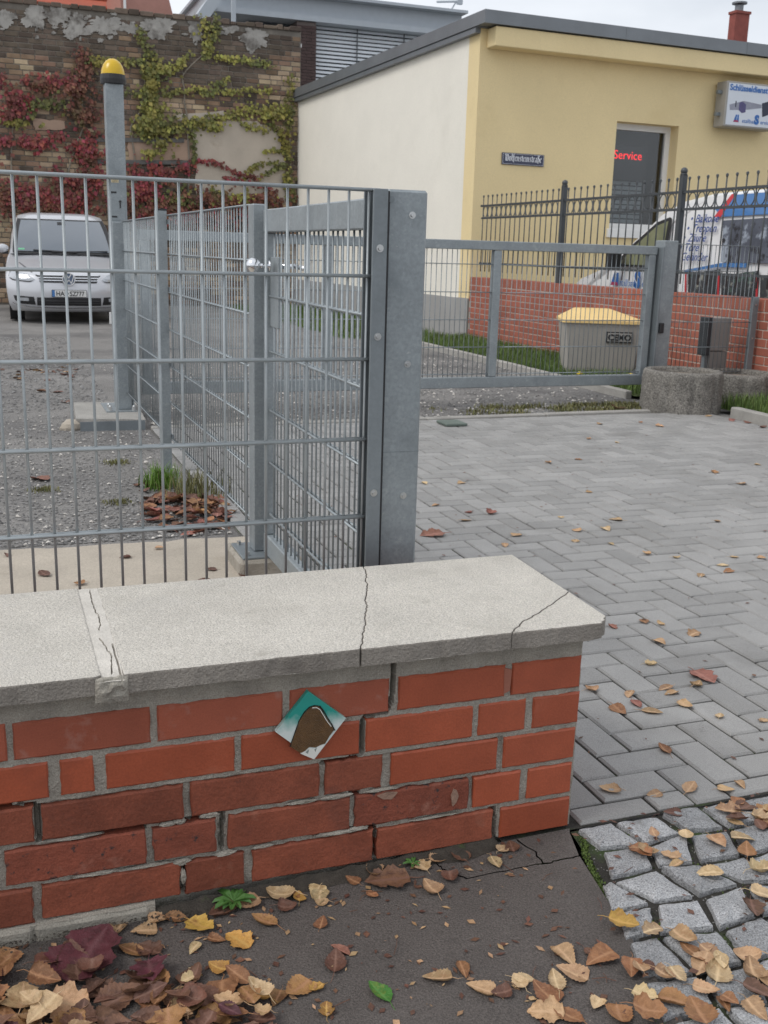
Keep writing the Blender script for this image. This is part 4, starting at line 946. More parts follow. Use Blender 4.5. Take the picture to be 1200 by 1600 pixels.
vine('crimson creeper covering the left part of the old wall behind the car',
  [(55,380,85,48,190,VRED),(50,435,75,30,120,VRED),(120,550,115,38,240,VRED),(10,540,40,30,40,VRED),(235,520,38,18,40,VRED),(160,320,90,40,120,VDARK),(300,340,90,60,300,VDARK),(330,440,75,80,260,VDARK),
   (180,400,110,40,160,VOLV),(60,470,80,25,70,VOLV),(345,580,85,95,380,VRED),(340,600,60,70,140,VDARK),(210,770,240,95,1500,VRED),(210,790,240,90,900,VDARK),(330,690,120,50,260,VRED),(10,290,20,22,30,VRED),(105,300,25,15,25,VRED),(20,760,60,100,160,VDARK)],
  [([(320,190),(330,260),(320,330)],34,170,VDARK),([(170,300),(250,310),(320,300)],24,90,VRED)], [[(230,1000),(260,700),(330,480),(320,200)], [(60,1000),(40,640),(60,400)]])
vine('yellow green creeper spreading over the right part of the old wall',
  [(600,440,60,70,330,VGRN),(620,480,90,50,300,VOLV),(590,330,45,100,260,VOLV),(640,270,60,35,90,VGRN),(1060,440,90,30,230,VGRN),(830,490,60,16,60,VGRN),(600,590,70,24,70,VGRN),(640,560,50,30,60,VOLV),(1120,720,24,80,70,VGRN)],
  [([(790,70),(822,150),(815,215)],20,120,VGRN),([(850,75),(838,150),(800,225)],20,130,VOLV),([(840,222),(950,235),(1062,250)],15,140,VGRN),([(600,230),(612,330),(592,420),(570,500)],36,280,VGRN),
   ([(610,280),(690,258),(746,212)],18,110,VGRN),([(548,110),(575,190),(612,260)],16,90,VOLV),([(350,238),(450,235),(570,242)],17,150,VOLV),([(690,352),(800,348),(892,308)],14,110,VGRN),([(800,362),(950,352),(1078,350)],13,140,VGRN),([(500,365),(600,372),(700,362)],14,90,VOLV),
   ([(556,505),(700,488),(850,462),(950,432),(1132,422)],28,420,VGRN),([(556,512),(700,498),(850,472)],22,190,VOLV),([(940,478),(1000,495),(1056,512)],13,60,VGRN),([(1138,300),(1136,420),(1126,520),(1128,650),(1142,780)],17,260,VOLV),([(1060,470),(1100,520),(1122,600)],18,90,VOLV),
   ([(1030,592),(1070,582),(1112,592)],8,36,VGRN),([(955,692),(990,645),(1040,632),(1124,640)],10,100,VOLV),([(1010,700),(1060,665),(1120,640)],9,60,VOLV),([(756,500),(762,560),(766,640)],9,60,VOLV)],
  [[(745,1000),(740,500),(720,300),(790,220),(840,80)], [(560,900),(520,500),(560,420),(580,200)], [(1140,900),(1135,420)]])
vine('dark red and rust creeper growing low behind the mesh fence',
  [(560,740,75,110,420,VRED),(640,665,90,36,170,VRED),(720,650,44,26,70,VRED),(640,800,150,70,700,VDARK),(850,775,120,45,420,VDARK),(1020,770,110,36,320,VDARK),(700,780,200,50,260,VOLV),(930,770,150,40,180,VGRN),(520,790,40,100,220,VDARK),(800,840,330,60,700,VDARK),(750,850,300,60,500,VRED)],
  [([(775,628),(835,622),(905,664),(965,684),(1015,690)],9,120,VRED),([(880,690),(940,705),(1060,735)],9,60,VRED)], [[(560,1000),(540,760),(640,660),(770,630)], [(820,1000),(820,780)]])

# ------------------------------------------------------------------ buildings behind the old wall
mb = thingw('modern_building', (8, 26, 0), 'grey modern building with horizontal metal blinds behind the shop roof', 'building')
MB_ = mat('pale grey metal panel', (.42, .46, .50), rough=.5, var=.05, bump=0); DBR = mat('dark brown brick', (.075, .048, .045), rough=.9, var=.3, vscale=5, bump=.3, bscale=30)
box('wall', mat('slate wall', (.17, .19, .23), rough=.7), mb, 5.6, 10.9, 26.35, 34, 0, 6.9)
g = G(); g.box(4.2, 10.95, 25.7, 34, 6.80, 6.93); g.box(4.2, 10.95, 25.85, 34, 6.931, 7.35); g.box(4.1, 11.0, 25.55, 34, 7.351, 7.42); obj('roof', g, MB_, mb)
g = G(); g.box(5.3, 10.85, 26.34, 26.345, 0, 6.79); obj('window', GLASSD and g, GLASSD, mb)
sl = mat('blue grey blind slat', (.78, .82, .86), rough=.5, metal=0, var=.03, bump=0)
g = G(); g.add([(6.95, 26.10, 0), (10.45, 26.10, 0), (10.45, 26.14, .066), (6.95, 26.14, .066), (6.95, 26.135, .068), (10.45, 26.135, .068), (10.45, 26.095, .002), (6.95, 26.095, .002)], [(0, 1, 2, 3), (4, 5, 6, 7), (0, 7, 6, 1), (2, 5, 4, 3)])
slm = g.mesh('blind_slat', sl)
for k in range(24): link('blind_slat', slm, mb, (0, 0, 4.6+.096*k))
for x in (8.1, 9.4): box('blind_guide', mat('dark guide', (.08, .09, .1)), mb, x, x+.025, 26.05, 26.07, 4.5, 6.79)
# dark brick pier
g = G(); 
pier = obj('pier', G().box(6.42, 6.92, 25.8, 26.3, 0, 6.79), mat('pier mortar', (.15, .12, .11)), mb)
for r in range(45):
    z = 3.5+.083*r*.9
    if z > 6.7: break
    for a, b in (((6.415, 6.66), (6.675, 6.925)) if r % 2 else ((6.415, 6.54), (6.555, 6.79), (6.805, 6.925))): g = G(); g.box(a, b, 25.78, 25.9, z, z+.062); link('brick', g.mesh('brick', DBR), pier)
g = G(); g.cyl((10.6, 25.8, 7.42), (10.75, 25.8, 7.65), .02, 6); g.cyl((10.2, 25.8, 7.60), (10.9, 25.8, 7.68), .03, 6); g.box(10.78, 10.92, 25.75, 25.85, 7.6, 7.78); obj('roof_rail', g, MB_, mb)
# sloping glazed stair and white house parts at the left of it
st = thingw('glazed_stair_roof', (4.4, 25, 5), 'pale sloping stair roof with white beams above the old wall', 'stair roof')
g = G(); g.add([(2.95, 25, 5.4), (3.25, 25, 5.4), (4.35, 25, 6.9), (4.05, 25, 6.95), (2.95, 26, 5.4), (3.25, 26, 5.4), (4.35, 26, 6.9), (4.05, 26, 6.95)], [(0,1,2,3),(7,6,5,4),(0,4,5,1),(1,5,6,2),(2,6,7,3),(3,7,4,0)]); obj('stringer', g, MB_, st)
for k in range(4): box('cross_beam', MB_, st, 3.45+.25*k, 3.5+.25*k, 25.2, 25.26, 5.6, 6.35+.2*k)
g = G(); g.bbox(4.55, 4.65, 24.8, 24.9, 4.5, 7.2, b=.005); obj('column', g, MB_, st)
g = G(); g.bbox(5.1, 6.3, 24.9, 25.0, 6.02, 6.10, b=.004); obj('gutter', g, PVC, st)
th = thingw('tiled_house', (0, 29, 0), 'house with orange red tiled roof rising behind the old wall', 'house')
TIL = mat('orange red roof tile', (.36, .085, .045), rough=.7, var=.15, vscale=3, rnd=.15, bump=.3)
box('wall', CREAM, th, -7, 2.9, 30.6, 37, 0, 6.6)
g = G(); g.add([(-7.2, 28.9, 6.55), (3.25, 28.9, 6.55), (2.2, 33.5, 10.5), (-7.2, 33.5, 10.5)], [(0, 1, 2, 3)]); rf = obj('roof', g, TIL, th)
tg = G()
for r in range(14):
    t = r/14; t1 = (r+1)/14; y0, z0, y1, z1 = 28.88+4.6*t, 6.53+3.95*t, 28.88+4.6*t1, 6.53+3.95*t1
    x = -7.2
    while x < 3.2-1.05*t: tg.bbox(x, x+.26, y0-.02, y0+.02, z0+.02, z0+.06, b=.006); x += .29
    tg.add([(-7.2, y0, z0+.045), (3.25-1.05*t, y0, z0+.045), (3.25-1.05*t, y1, z1+.01), (-7.2, y1, z1+.01)], [(0, 1, 2, 3)])
tag(obj('roof_tiles', tg, TIL, rf), kind='stuff')
g = G(); g.add([(3.2, 28.85, 6.4), (3.35, 28.85, 6.4), (2.35, 33.5, 10.5), (2.2, 33.5, 10.5)], [(0, 1, 2, 3)]); obj('verge_board', g, MB_, th)
gh = thingw('gabled_outbuilding', (3.3, 27, 0), 'small gabled outbuilding in pink and white beside the tiled house', 'house')
g = G(); g.prism([(2.35, 4), (4.15, 4), (4.15, 6.6), (3.55, 6.75), (2.35, 6.0)], 27, 30, 'y'); obj('wall', g, mat('pale house render', (.60, .57, .52), var=.06), gh)
g = G(); g.prism([(2.25, 6.02), (3.5, 6.85), (3.3, 7.6), (2.2, 7.6)], 26.9, 30, 'y'); obj('roof', g, mat('pinkish roof', (.40, .20, .16), var=.1), gh)
g = G(); g.bbox(2.28, 2.34, 26.8, 26.86, 5, 7.6, b=.004); obj('downpipe', g, PVC, gh)

# ------------------------------------------------------------------ silver people carrier facing the fence
car = thing('silver_minivan', (-.04, 15.42, 0), 'silver minivan parked facing the mesh fence before the red creeper', 'car', rz=R(-1.0))
def lerp(t, tab):
    for (a, va), (b, vb_) in zip(tab, tab[1:]):
        if t <= b: return va+(vb_-va)*max(0, (t-a)/(b-a))
    return tab[-1][1]
Y0T = [(.17,.16),(.25,.05),(.34,.01),(.48,0),(.60,.02),(.68,.05),(.75,.11),(.82,.28),(.90,.58),(.97,.85),(1.05,1.10)]
WT = [(.17,.84),(.28,.89),(.5,.915),(.7,.92),(.85,.91),(.97,.88),(1.05,.845)]
def cf(x, z):
    w = lerp(z, WT); return lerp(z, Y0T)+.34*(abs(x)/w)**3.2*(1-.45*max(0, (z-.75)/.3))
g = G(); zs = [.17,.2,.25,.3,.34,.4,.46,.52,.58,.63,.68,.72,.75,.78,.82,.86,.90,.94,.97,1.01,1.05]
ss_ = [-1,-.97,-.93,-.87,-.78,-.65,-.5,-.33,-.16,0,.16,.33,.5,.65,.78,.87,.93,.97,1]
back = [4.75, 4.5, 3.2, 2.1, 1.4]
gr = []
for z in zs:
    w = lerp(z, WT); r_ = [(-w*(.93 if y > 4.6 else 1.0), y, z) for y in back]+[(s*w, cf(s*w, z), z) for s in ss_]+[(w*(.93 if y > 4.6 else 1.0), y, z) for y in reversed(back)]
    gr.append(r_)
W2 = len(gr[0]); vs = [p for r_ in gr for p in r_]
fs = [(j*W2+i, j*W2+(i+1) % W2, (j+1)*W2+(i+1) % W2, (j+1)*W2+i) for j in range(len(zs)-1) for i in range(W2)]+[tuple(range(W2-1, -1, -1)), tuple(range((len(zs)-1)*W2, len(zs)*W2))]
g.add(vs, fs); cb_ = obj('car_body', g, SILV, car, smooth=True)
# cabin
base = [(-.80,1.06),(-.55,1.02),(0,.99),(.55,1.02),(.80,1.06),(.845,1.3),(.86,2.4),(.84,4.3),(.72,4.72),(-.72,4.72),(-.84,4.3),(-.86,2.4),(-.845,1.3)]
top = [(-.69,2.06),(-.48,1.98),(0,1.94),(.48,1.98),(.69,2.06),(.725,2.3),(.735,3.0),(.70,4.2),(.60,4.5),(-.60,4.5),(-.70,4.2),(-.735,3.0),(-.725,2.3)]
g = G(); n = len(base); rings = [[(x, y, 1.035) for x, y in base]]
for f, z in ((.5, 1.33), (1, 1.60)): rings.append([(b[0]+(t[0]-b[0])*f+(.02*(1 if b[0] > 0 else -1 if b[0] < 0 else 0) if f == .5 else 0), b[1]+(t[1]-b[1])*f-(.02 if f == .5 else 0), z) for b, t in zip(base, top)])
rings.append([(x*.95, y+(.05 if y < 3 else -.05), 1.655) for x, y in top]); rings.append([(x*.7, y+(.3 if y < 3 else -.3), 1.71) for x, y in top])
vs = [p for r_ in rings for p in r_]; fs = [(j*n+i, j*n+(i+1) % n, (j+1)*n+(i+1) % n, (j+1)*n+i) for j in range(len(rings)-1) for i in range(n)]+[tuple(range(4*n, 5*n))]
g.add(vs, fs); obj('cabin', g, SILV, car, smooth=True)
def ws(u, v, off):      # windscreen surface
    u_ = (u-.5)*2; b = lerp(abs(u_), [(0,.99),(.68,1.02),(1,1.055)]); t = lerp(abs(u_), [(0,1.94),(.7,1.98),(1,2.05)])
    xb, xt = .80*u_, .692*u_; f = v
    return (xb+(xt-xb)*f+.02*u_*math.sin(math.pi*f), b+(t-b)*f-.02*math.sin(math.pi*f)-off, 1.04+(1.595-1.04)*f+off*.6)
g = G(); g.grid(lambda u, v: ws(.0+u*1.0, .0+v*1.0, .010), 16, 10); obj('windscreen_border', g, BLACK, car, smooth=True, fix=False)
g = G(); g.grid(lambda u, v: ws(.045+u*.91, .05+v*.9, .018), 16, 10); wsn = obj('windscreen', g, WSCR, car, smooth=True, fix=False)
for s in (-1, 1):
    g = G(); g.add([(s*.872, 1.35, 1.08), (s*.885, 2.4, 1.08), (s*.875, 4.2, 1.10), (s*.745, 4.1, 1.55), (s*.768, 3.0, 1.57), (s*.758, 2.25, 1.55)], [(0, 1, 2, 3, 4, 5)]); obj('side_window', g, GLASSD, car)
    g = G(); g.ball((s*.95, 1.45, 1.11), .09, 12, 8, .8); g.v = [(s*.95+(x-s*.95)*1.1, 1.42+(y-1.45)*.6, z) for x, y, z in g.v]; mr_ = obj('mirror', g, SILV, car, smooth=True); box('mirror_foot', BLACK, mr_, min(s*.86, s*.95), max(s*.86, s*.95), 1.40, 1.47, 1.02, 1.07)
    box('roof_rail', BLACK, car, s*.60-.015, s*.60+.015, 2.4, 4.3, 1.665, 1.70, b=.005)
    for y in (.95, 3.85):
        g = G(); xa, xb = sorted((s*.66, s*.885)); g.cyl((xa, y, .33), (xb, y, .33), .33, 24); w_ = obj('wheel', g, RUBB, car); g = G(); g.cyl((s*.886, y, .33), (s*.89, y, .33), .21, 18); obj('rim', g, CHRO, w_)
def cpatch(name, poly, mm, par=cb_, off=.006, nx=14, nz_=8):
    """panel following the nose; poly = (x, z) outline, filled on a grid between its lower and upper edge"""
    xs = [p[0] for p in poly]; x0, x1 = min(xs), max(xs); g = G()
    def span(x):
        zz = []
        for (ax, az), (bx_, bz) in zip(poly, poly[1:]+poly[:1]):
            if (ax-x)*(bx_-x) <= 0 and ax != bx_: zz.append(az+(bz-az)*(x-ax)/(bx_-ax))
        return (min(zz), max(zz)) if zz else (poly[0][1], poly[0][1])
    def P(u, v):
        x = x0+(x1-x0)*min(max(u, .0005), .9995); a, b = span(x); z = a+(b-a)*v; return (x, cf(x, z)-off, z)
    g.grid(P, nx, nz_); return obj(name, g, mm, par, smooth=True, fix=False)
HLM = mat('headlamp lens', (.42, .44, .47), rough=.08, metal=.3, var=.25, vscale=14, bump=0, coat=1)
for s in (-1, 1):
    cpatch('headlight', [(s*x, z) for x, z in [(.50,.665),(.56,.635),(.80,.655),(.885,.70),(.88,.78),(.80,.79),(.60,.745)]], HLM, off=.008)
    cpatch('headlight_trim', [(s*x, z) for x, z in [(.52,.648),(.58,.622),(.82,.640),(.875,.68),(.87,.69),(.81,.656),(.58,.638)]], BLACK, off=.009)
    cpatch('fog_surround', [(s*x, z) for x, z in [(.50,.28),(.52,.40),(.82,.415),(.80,.34),(.72,.29)]], BLACK, off=.006)
    cpatch('fog_lamp', [(s*x, z) for x, z in [(.60,.335),(.60,.385),(.75,.385),(.75,.335)]], HLM, off=.012)
cpatch('grille', [(-.49,.735),(-.42,.62),(.42,.62),(.49,.735)], BLACK, off=.004)
for z in (.655, .695, .735): cpatch('grille_bar', [(-.46+(.735-z)*.2, z-.006), (-.46+(.735-z)*.2, z+.006), (.46-(.735-z)*.2, z+.006), (.46-(.735-z)*.2, z-.006)], CHRO, off=.010, nz_=2)
cpatch('lower_intake', [(-.48,.27),(-.48,.395),(.48,.395),(.48,.27)], BLACK, off=.006)
for z in (.31, .345): cpatch('intake_bar', [(-.46,z-.006),(-.46,z+.006),(.46,z+.006),(.46,z-.006)], mat('dark grey trim', (.06, .06, .065), rough=.4), off=.011, nz_=2)
cpatch('bumper_trim', [(-.84,.30),(-.80,.27),(-.6,.235),(0,.225),(.6,.235),(.80,.27),(.84,.30),(.84,.315),(.80,.287),(.6,.25),(0,.24),(-.6,.25),(-.80,.287),(-.84,.315)], CHRO, off=.008, nx=40, nz_=2)
g = G(); g.lathe((0, 0, 0), [(.0, .0), (.092, .0), (.092, .004), (0, .004)], 28); g.v = [(x, -.035-z, .68+y) for x, y, z in g.v]; bd = obj('badge', g, mat('badge blue grey', (.10, .14, .22), rough=.3), cb_, smooth=False)
g = G(); g.lathe((0, 0, 0), [(.098, .0), (.098, .010), (.086, .010), (.086, .0)], 28); g.v = [(x, -.036-z, .68+y) for x, y, z in g.v]; obj('badge_ring', g, WHITE, bd)
def vw(pts, w=.0115):
    pts = [(a*1.3, b*1.3) for a, b in pts]
    g = G()
    for (x0, z0), (x1, z1) in zip(pts, pts[1:]):
        d = Vector((x1-x0, 0, z1-z0)).normalized(); nn2 = Vector((-d.z, 0, d.x))*w/2
        g.prism([(x0+nn2.x, .68+z0+nn2.z), (x1+nn2.x, .68+z1+nn2.z), (x1-nn2.x, .68+z1-nn2.z), (x0-nn2.x, .68+z0-nn2.z)], -.0475, -.0445, 'y')
    obj('badge_letter', g, WHITE, bd)
vw([(-.030,.060),(0,.010),(.030,.060)]); vw([(-.058,.036),(-.028,-.052),(0,-.006),(.028,-.052),(.058,.036)])
g = G(); g.bbox(-.26, .26, -.022, -.008, .405, .515, b=.003); np_ = obj('number_plate', g, BLACK, cb_)
box('plate_field', PLATE, np_, -.254, .254, -.0245, -.0225, .411, .509); box('plate_band', BLUE, np_, -.254, -.214, -.0262, -.0248, .411, .509)
for s, x in (('HAL', -.198), ('SZ', .005), ('777', .098)):
    o = link('plate_lettering', text_mesh(s, .098, BLACK, offset=.0015), np_); frame(o, (x, -.027, .425), (1, 0, 0), (0, 0, 1)); o.scale = (.92 if s != '777' else .86, 1.0, 1)
g = G(); g.cyl((-.018, -.025, .46), (-.018, -.0265, .46), .014, 12); obj('plate_seal', g, mat('plate seal', (.25, .3, .3)), np_)
cpatch('bonnet_line', [(-.72,.90),(-.70,.91),(-.52,.77),(-.54,.76)], mat('panel gap', (.12, .12, .13)), off=.002, nz_=2)
for s_ in (-1, 1):
    g = G(); p0 = ws(.5+s_*.12, .03, .022); p1 = ws(.5-s_*.30 if s_ > 0 else .93, .075, .024); g.cyl(p0, p1, .012, 6); obj('wiper', g, BLACK, car)
g = G(); g.grid(lambda u, v: ws(.055+.06*u, .08+.05*v, .020), 2, 2); obj('windscreen_sticker', g, mat('green sticker', (.15, .42, .25), bump=0), wsn, fix=False)
g = G(); g.grid(lambda u, v: ws(.455+.09*u, .82+.09*v, .020), 4, 2); obj('inner_mirror', g, BLACK, wsn, fix=False)
wb = thing('white_signboard', (.62, 15.1, 0), 'small white board standing on the ground by the front bumper', 'board')
box('board', PVC, wb, -.10, .14, -.01, .01, .02, .20, b=.002); box('foot', DARK, wb, -.05, .09, -.03, .03, 0, .0195)

# ------------------------------------------------------------------ grit, grass and weeds
random.seed(31)
def scatter_stones(name, n, fn, smin, smax, m, label, z=-.012):
    g = G()
    for _ in range(n):
        x, y = fn(); s = random.uniform(smin, smax); a = random.uniform(0, 6.3); c, d = math.cos(a)*s, math.sin(a)*s; h = s*random.uniform(.35, .8); e = random.uniform(.5, 1)
        g.add([(x+c, y+d, z), (x-d*e, y+c*e, z+h*.2), (x-c, y-d, z), (x+d*e, y-c*e, z+h*.1), (x+rj(s*.4), y+rj(s*.4), z+h)], [(0, 1, 4), (1, 2, 4), (2, 3, 4), (3, 0, 4)])
    tag(obj(name, g, m, fix=False), label, 'gravel', kind='stuff')
GS1 = mat('grey grit stone', (.20, .195, .19), rough=.9, rnd=.5, bump=0); GS2 = mat('pale grit stone', (.50, .47, .43), rough=.9, rnd=.3, bump=0)
def near():
    while True:
        x, y = random.uniform(-2.2, -.2), 2.66+3.6*random.random()**1.6
        if not (-.68 < x < -.15 and 5.48 < y < 6.42): return x, y
def mid(): return random.uniform(-.15, 4.2), 5.62+4.5*random.random()**1.5
def farl(): return random.uniform(-2.2, -.3), random.uniform(6.4, 13)
scatter_stones('gravel', 9000, near, .004, .011, GS1, 'loose grey grit in the yard beside the mesh fence')
scatter_stones('gravel', 700, near, .005, .015, GS2, 'pale chippings in the yard beside the mesh fence')
scatter_stones('gravel', 7000, mid, .006, .016, GS1, 'loose grey grit behind the sliding gate')
scatter_stones('gravel', 900, mid, .008, .02, GS2, 'pale chippings behind the sliding gate')
scatter_stones('gravel', 4000, farl, .008, .02, GS1, 'loose grey grit in front of the silver minivan')
def cobgap():
    y = -.9*random.random(); return EDGE(y)+random.random()*1.0+.0, y-.01
scatter_stones('grit_crumbs', 2500, cobgap, .0012, .0035, GS1, 'fine crumbs of grit between the granite setts', -.0125)
def wallfoot(): return random.uniform(-1.3, -.15), -abs(random.gauss(0, .018))-.003
scatter_stones('wall_foot_crumbs', 1200, wallfoot, .001, .004, DIRT, 'dark crumbs of soil along the foot of the low wall', -.022)
g = G()
def dirtp(u, v):
    x = -.93+.75*u; w = .034+.02*nz3(x, 2, 0, 9); y = .003-w*v
    return (x, y, asph_z(x)+.001+(.012+.006*nz3(x, y, 0, 30))*(1-v)**1.5*(1 if 0 < u < 1 else 0))
g.grid(dirtp, 90, 8); tag(obj('soil_line', g, DIRT, smooth=True), 'line of dark soil along the foot of the low brick wall', 'soil', kind='stuff')
def blades(name, n, fn, h0, h1, m, label, z=0., w=.004, lean=.5, cat='grass', kind='stuff'):
    g = G()
    for _ in range(n):
        x, y = fn(); h = random.uniform(h0, h1); a = random.uniform(0, 6.3); l_ = random.uniform(.1, lean)*h; ww = w*random.uniform(.7, 1.4); b = a+1.57
        bx_, by = math.cos(b)*ww, math.sin(b)*ww; mx_, my = math.cos(a)*l_*.35, math.sin(a)*l_*.35; ex, ey = math.cos(a)*l_, math.sin(a)*l_
        g.add([(x-bx_, y-by, z), (x+bx_, y+by, z), (x+mx_+bx_*.7, y+my+by*.7, z+h*.6), (x+mx_-bx_*.7, y+my-by*.7, z+h*.6), (x+ex, y+ey, z+h)], [(0, 1, 2, 3), (3, 2, 4)])
    return tag(obj(name, g, m, fix=False), label, cat, kind=kind)
GR1 = mat('lawn grass', (.10, .155, .035), rough=.7, var=.25, vscale=2, rnd=.4, bump=0, rhue=.02); GR2 = mat('dry verge grass', (.15, .145, .055), rough=.75, var=.3, vscale=4, rnd=.4, bump=0, rhue=.03)
g = G(); g.grid(lambda u, v: (4.285+1.11*u, 6.3+6.2*v, .012+.02*nz3(u*3, v*14, 0, 1)), 10, 50); tag(obj('lawn_soil', g, mat('lawn soil', (.055, .075, .022), rough=1, var=.3, bump=.5)), kind='structure')
blades('lawn_grass', 15000, lambda: (random.uniform(4.29, 5.39), 6.3+6.15*random.random()), .05, .12, GR1, 'strip of green lawn below the facing brick wall', .01)
blades('lawn_grass', 5000, lambda: (random.uniform(3.5, 5.2), 12.6+7.8*random.random()), .05, .15, GR1, 'green grass along the cream side wall of the shop', -.01, .006)
g = G(); g.grid(lambda u, v: (4.545+.85*u, -.4+5.9*v, .02+.015*nz3(u*3, v*14, 0, 1)), 10, 40); tag(obj('verge_soil', g, mat('lawn soil', (.055, .075, .022)), smooth=True), kind='structure')
blades('verge_grass', 5500, lambda: (random.uniform(4.56, 5.38), 3.6+1.9*random.random()**.7), .05, .16, GR1, 'unmown grass on the verge between kerb and facing brick wall', .02)
def thresh():
    
    while True:
        x, y = 2.0+2.1*random.random(), 5.64+.42*random.random()
        if nz3(x, y*2, 4, 3.5)+rj(.2) > .12-.25*(x-2.6): return x, y
blades('weeds', 1900, thresh, .012, .045, GR2, 'low weeds along the gate threshold', -.012, .005, 1.2)
def foot(cx, cy, r): return lambda: (random.gauss(cx, r), random.gauss(cy, r))
blades('grass_tuft', 300, foot(-.37, 3.66, .045), .05, .14, mat('fresh grass', (.12, .22, .03), rnd=.3, bump=0), 'bright grass tuft at the foot of the slim capped post', -.012, .003, .6)
blades('grass_tuft', 200, foot(-.22, 3.45, .09), .06, .16, GR2, 'thin dry grass tuft under the mesh panel by the leaf heap', -.012, .003, .6)
for cx, cy, n, l_ in ((-.62, 3.35, 60, 'small moss tuft on the yard grit near the leaf heap'), (-.95, 3.72, 60, 'moss tuft on the yard grit beside a red leaf'), (-.52, 4.35, 90, 'moss tuft on the grit near the slim capped post')):
    blades('moss_tuft', n*3, foot(cx, cy, .035), .006, .02, GR2, l_, -.012, .003, 1.0, 'moss')
# moss in the sett joints
def mossp():
    x, y = random.uniform(-.2, .55), -.6*random.random()-.02
    return (max(x, EDGE(y)+.015), y) if nz3(x, y, 0, 7) > .05 else (EDGE(y)+.014+rj(.008), y-.1*max(0, nz3(y, 0, 3, 9)))
blades('joint_moss', 2600, mossp, .002, .006, mat('moss', (.075, .115, .02), rnd=.4, bump=0), 'green moss in the joints between granite setts', -.0125, .0022, 1.2, 'moss')
# broad-leaved weed at the wall foot
def weed(cx, cy, n, r, label, z):
    g = G()
    for k in range(n):
        a = 6.28*k/n+rj(.2); c, s = math.cos(a), math.sin(a); L_ = r*random.uniform(.7, 1.1); w = L_*.26
        P = lambda t, q, h: (cx+c*t*L_-s*q*w, cy+s*t*L_+c*q*w, z+h*L_)
        g.add([P(0, 0, .05), P(.45, .8, .28), P(.5, 0, .20), P(.45, -.8, .28), P(.85, .5, .22), P(.85, -.5, .22), P(1, 0, .1)], [(0, 2, 1), (0, 3, 2), (1, 2, 4), (2, 3, 5), (2, 6, 4), (2, 5, 6)])
    tag(obj('weed', g, mat('weed leaf', (.06, .15, .03), rough=.5, var=.2, bump=0), fix=False), label, 'weed')
weed(-.765, -.022, 11, .045, 'small green broad-leaved weed at the low wall foot', -.02); weed(-.92, -.015, 5, .02, 'tiny seedling at the end of the wall footing', -.03); weed(-.385, -.02, 6, .022, 'tiny bright seedling among leaves under the low wall', -.01)
def dandelion(x, y, h, label, head):
    t = thing('dandelion', (x, y, 0), label, 'flower'); g = G(); g.cyl((0, 0, 0), (.01, 0, h), .004, 6); obj('stalk', g, GR1, t)
    g = G(); g.ball((.01, 0, h), .03, 12, 7, .6 if head == 'y' else 1); obj('flower_head', g, mat('dandelion yellow', (.75, .55, .02), bump=.5, bscale=200) if head == 'y' else mat('seed head', (.55, .55, .5), bump=.6, bscale=200), t, smooth=True)
dandelion(4.50, 6.75, .15, 'yellow dandelion flower beside the dark plastic block', 'y'); dandelion(4.30, 7.35, .10, 'yellow dandelion flower in front of the grit bin', 'y'); dandelion(5.02, 5.05, .24, 'white dandelion seed head on the verge by the planter', 'w')
# drain cover on the far pavers
dcv = thingw('drain_cover', (1.98, 5.2, 0), 'small square green-grey cover plate lying on the far pavers', 'cover')
g = G(); g.bbox(1.9, 2.07, 5.11, 5.30, .003, .022, b=.004); obj('lid', g, mat('green grey plate', (.12, .15, .13), rough=.6), dcv)

# ------------------------------------------------------------------ fallen leaves
random.seed(41)
def leaf_mat(name, c, c2):
    m = mat(name, c, rough=.62, var=.25, vscale=38, rnd=.30, bump=.35, bscale=190, speck=.12, sscale=500, rhue=.012, patches=[(c2, 48, .50, .68), (tuple(v*.35 for v in c2), 130, .68, .74)])
    nt = m.node_tree; b = nt.nodes['Principled BSDF']; at = nt.nodes.new('ShaderNodeAttribute'); at.attribute_name = 'vein'; src = b.inputs['Base Color'].links[0].from_socket
    mm = nt.nodes.new('ShaderNodeMix'); mm.data_type = 'RGBA'; nt.links.new(at.outputs['Fac'], mm.inputs['Factor']); nt.links.new(src, mm.inputs['A']); mm.inputs['B'].default_value = (*[min(1, v*1.35+.03) for v in c], 1); nt.links.new(mm.outputs['Result'], b.inputs['Base Color'])
    return m
LM = {'tan': leaf_mat('tan dry leaf', (.40, .255, .14), (.30, .17, .08)), 'straw': leaf_mat('straw dry leaf', (.47, .345, .195), (.36, .235, .11)), 'orange': leaf_mat('orange brown leaf', (.27, .13, .055), (.18, .075, .035)),
      'brown': leaf_mat('brown leaf', (.135, .062, .038), (.085, .04, .028)), 'gold': leaf_mat('golden leaf', (.40, .235, .055), (.27, .13, .04)), 'maroon': leaf_mat('maroon leaf', (.085, .020, .026), (.055, .018, .02)), 'green': leaf_mat('green leaf', (.05, .16, .02), (.16, .20, .03)), 'rust': leaf_mat('rust red leaf', (.25, .10, .07), (.17, .065, .045))}
CURLS = [.35, .8, 1.2, 1.8, -.5, 1.4, .12, .25, -.3, .6, 1.0, .2, .5, .15]; FOLDS = [.45, .12, .3, .2, .15, .5, .06, .2, .1, .35, .1, .5, .05, .3]
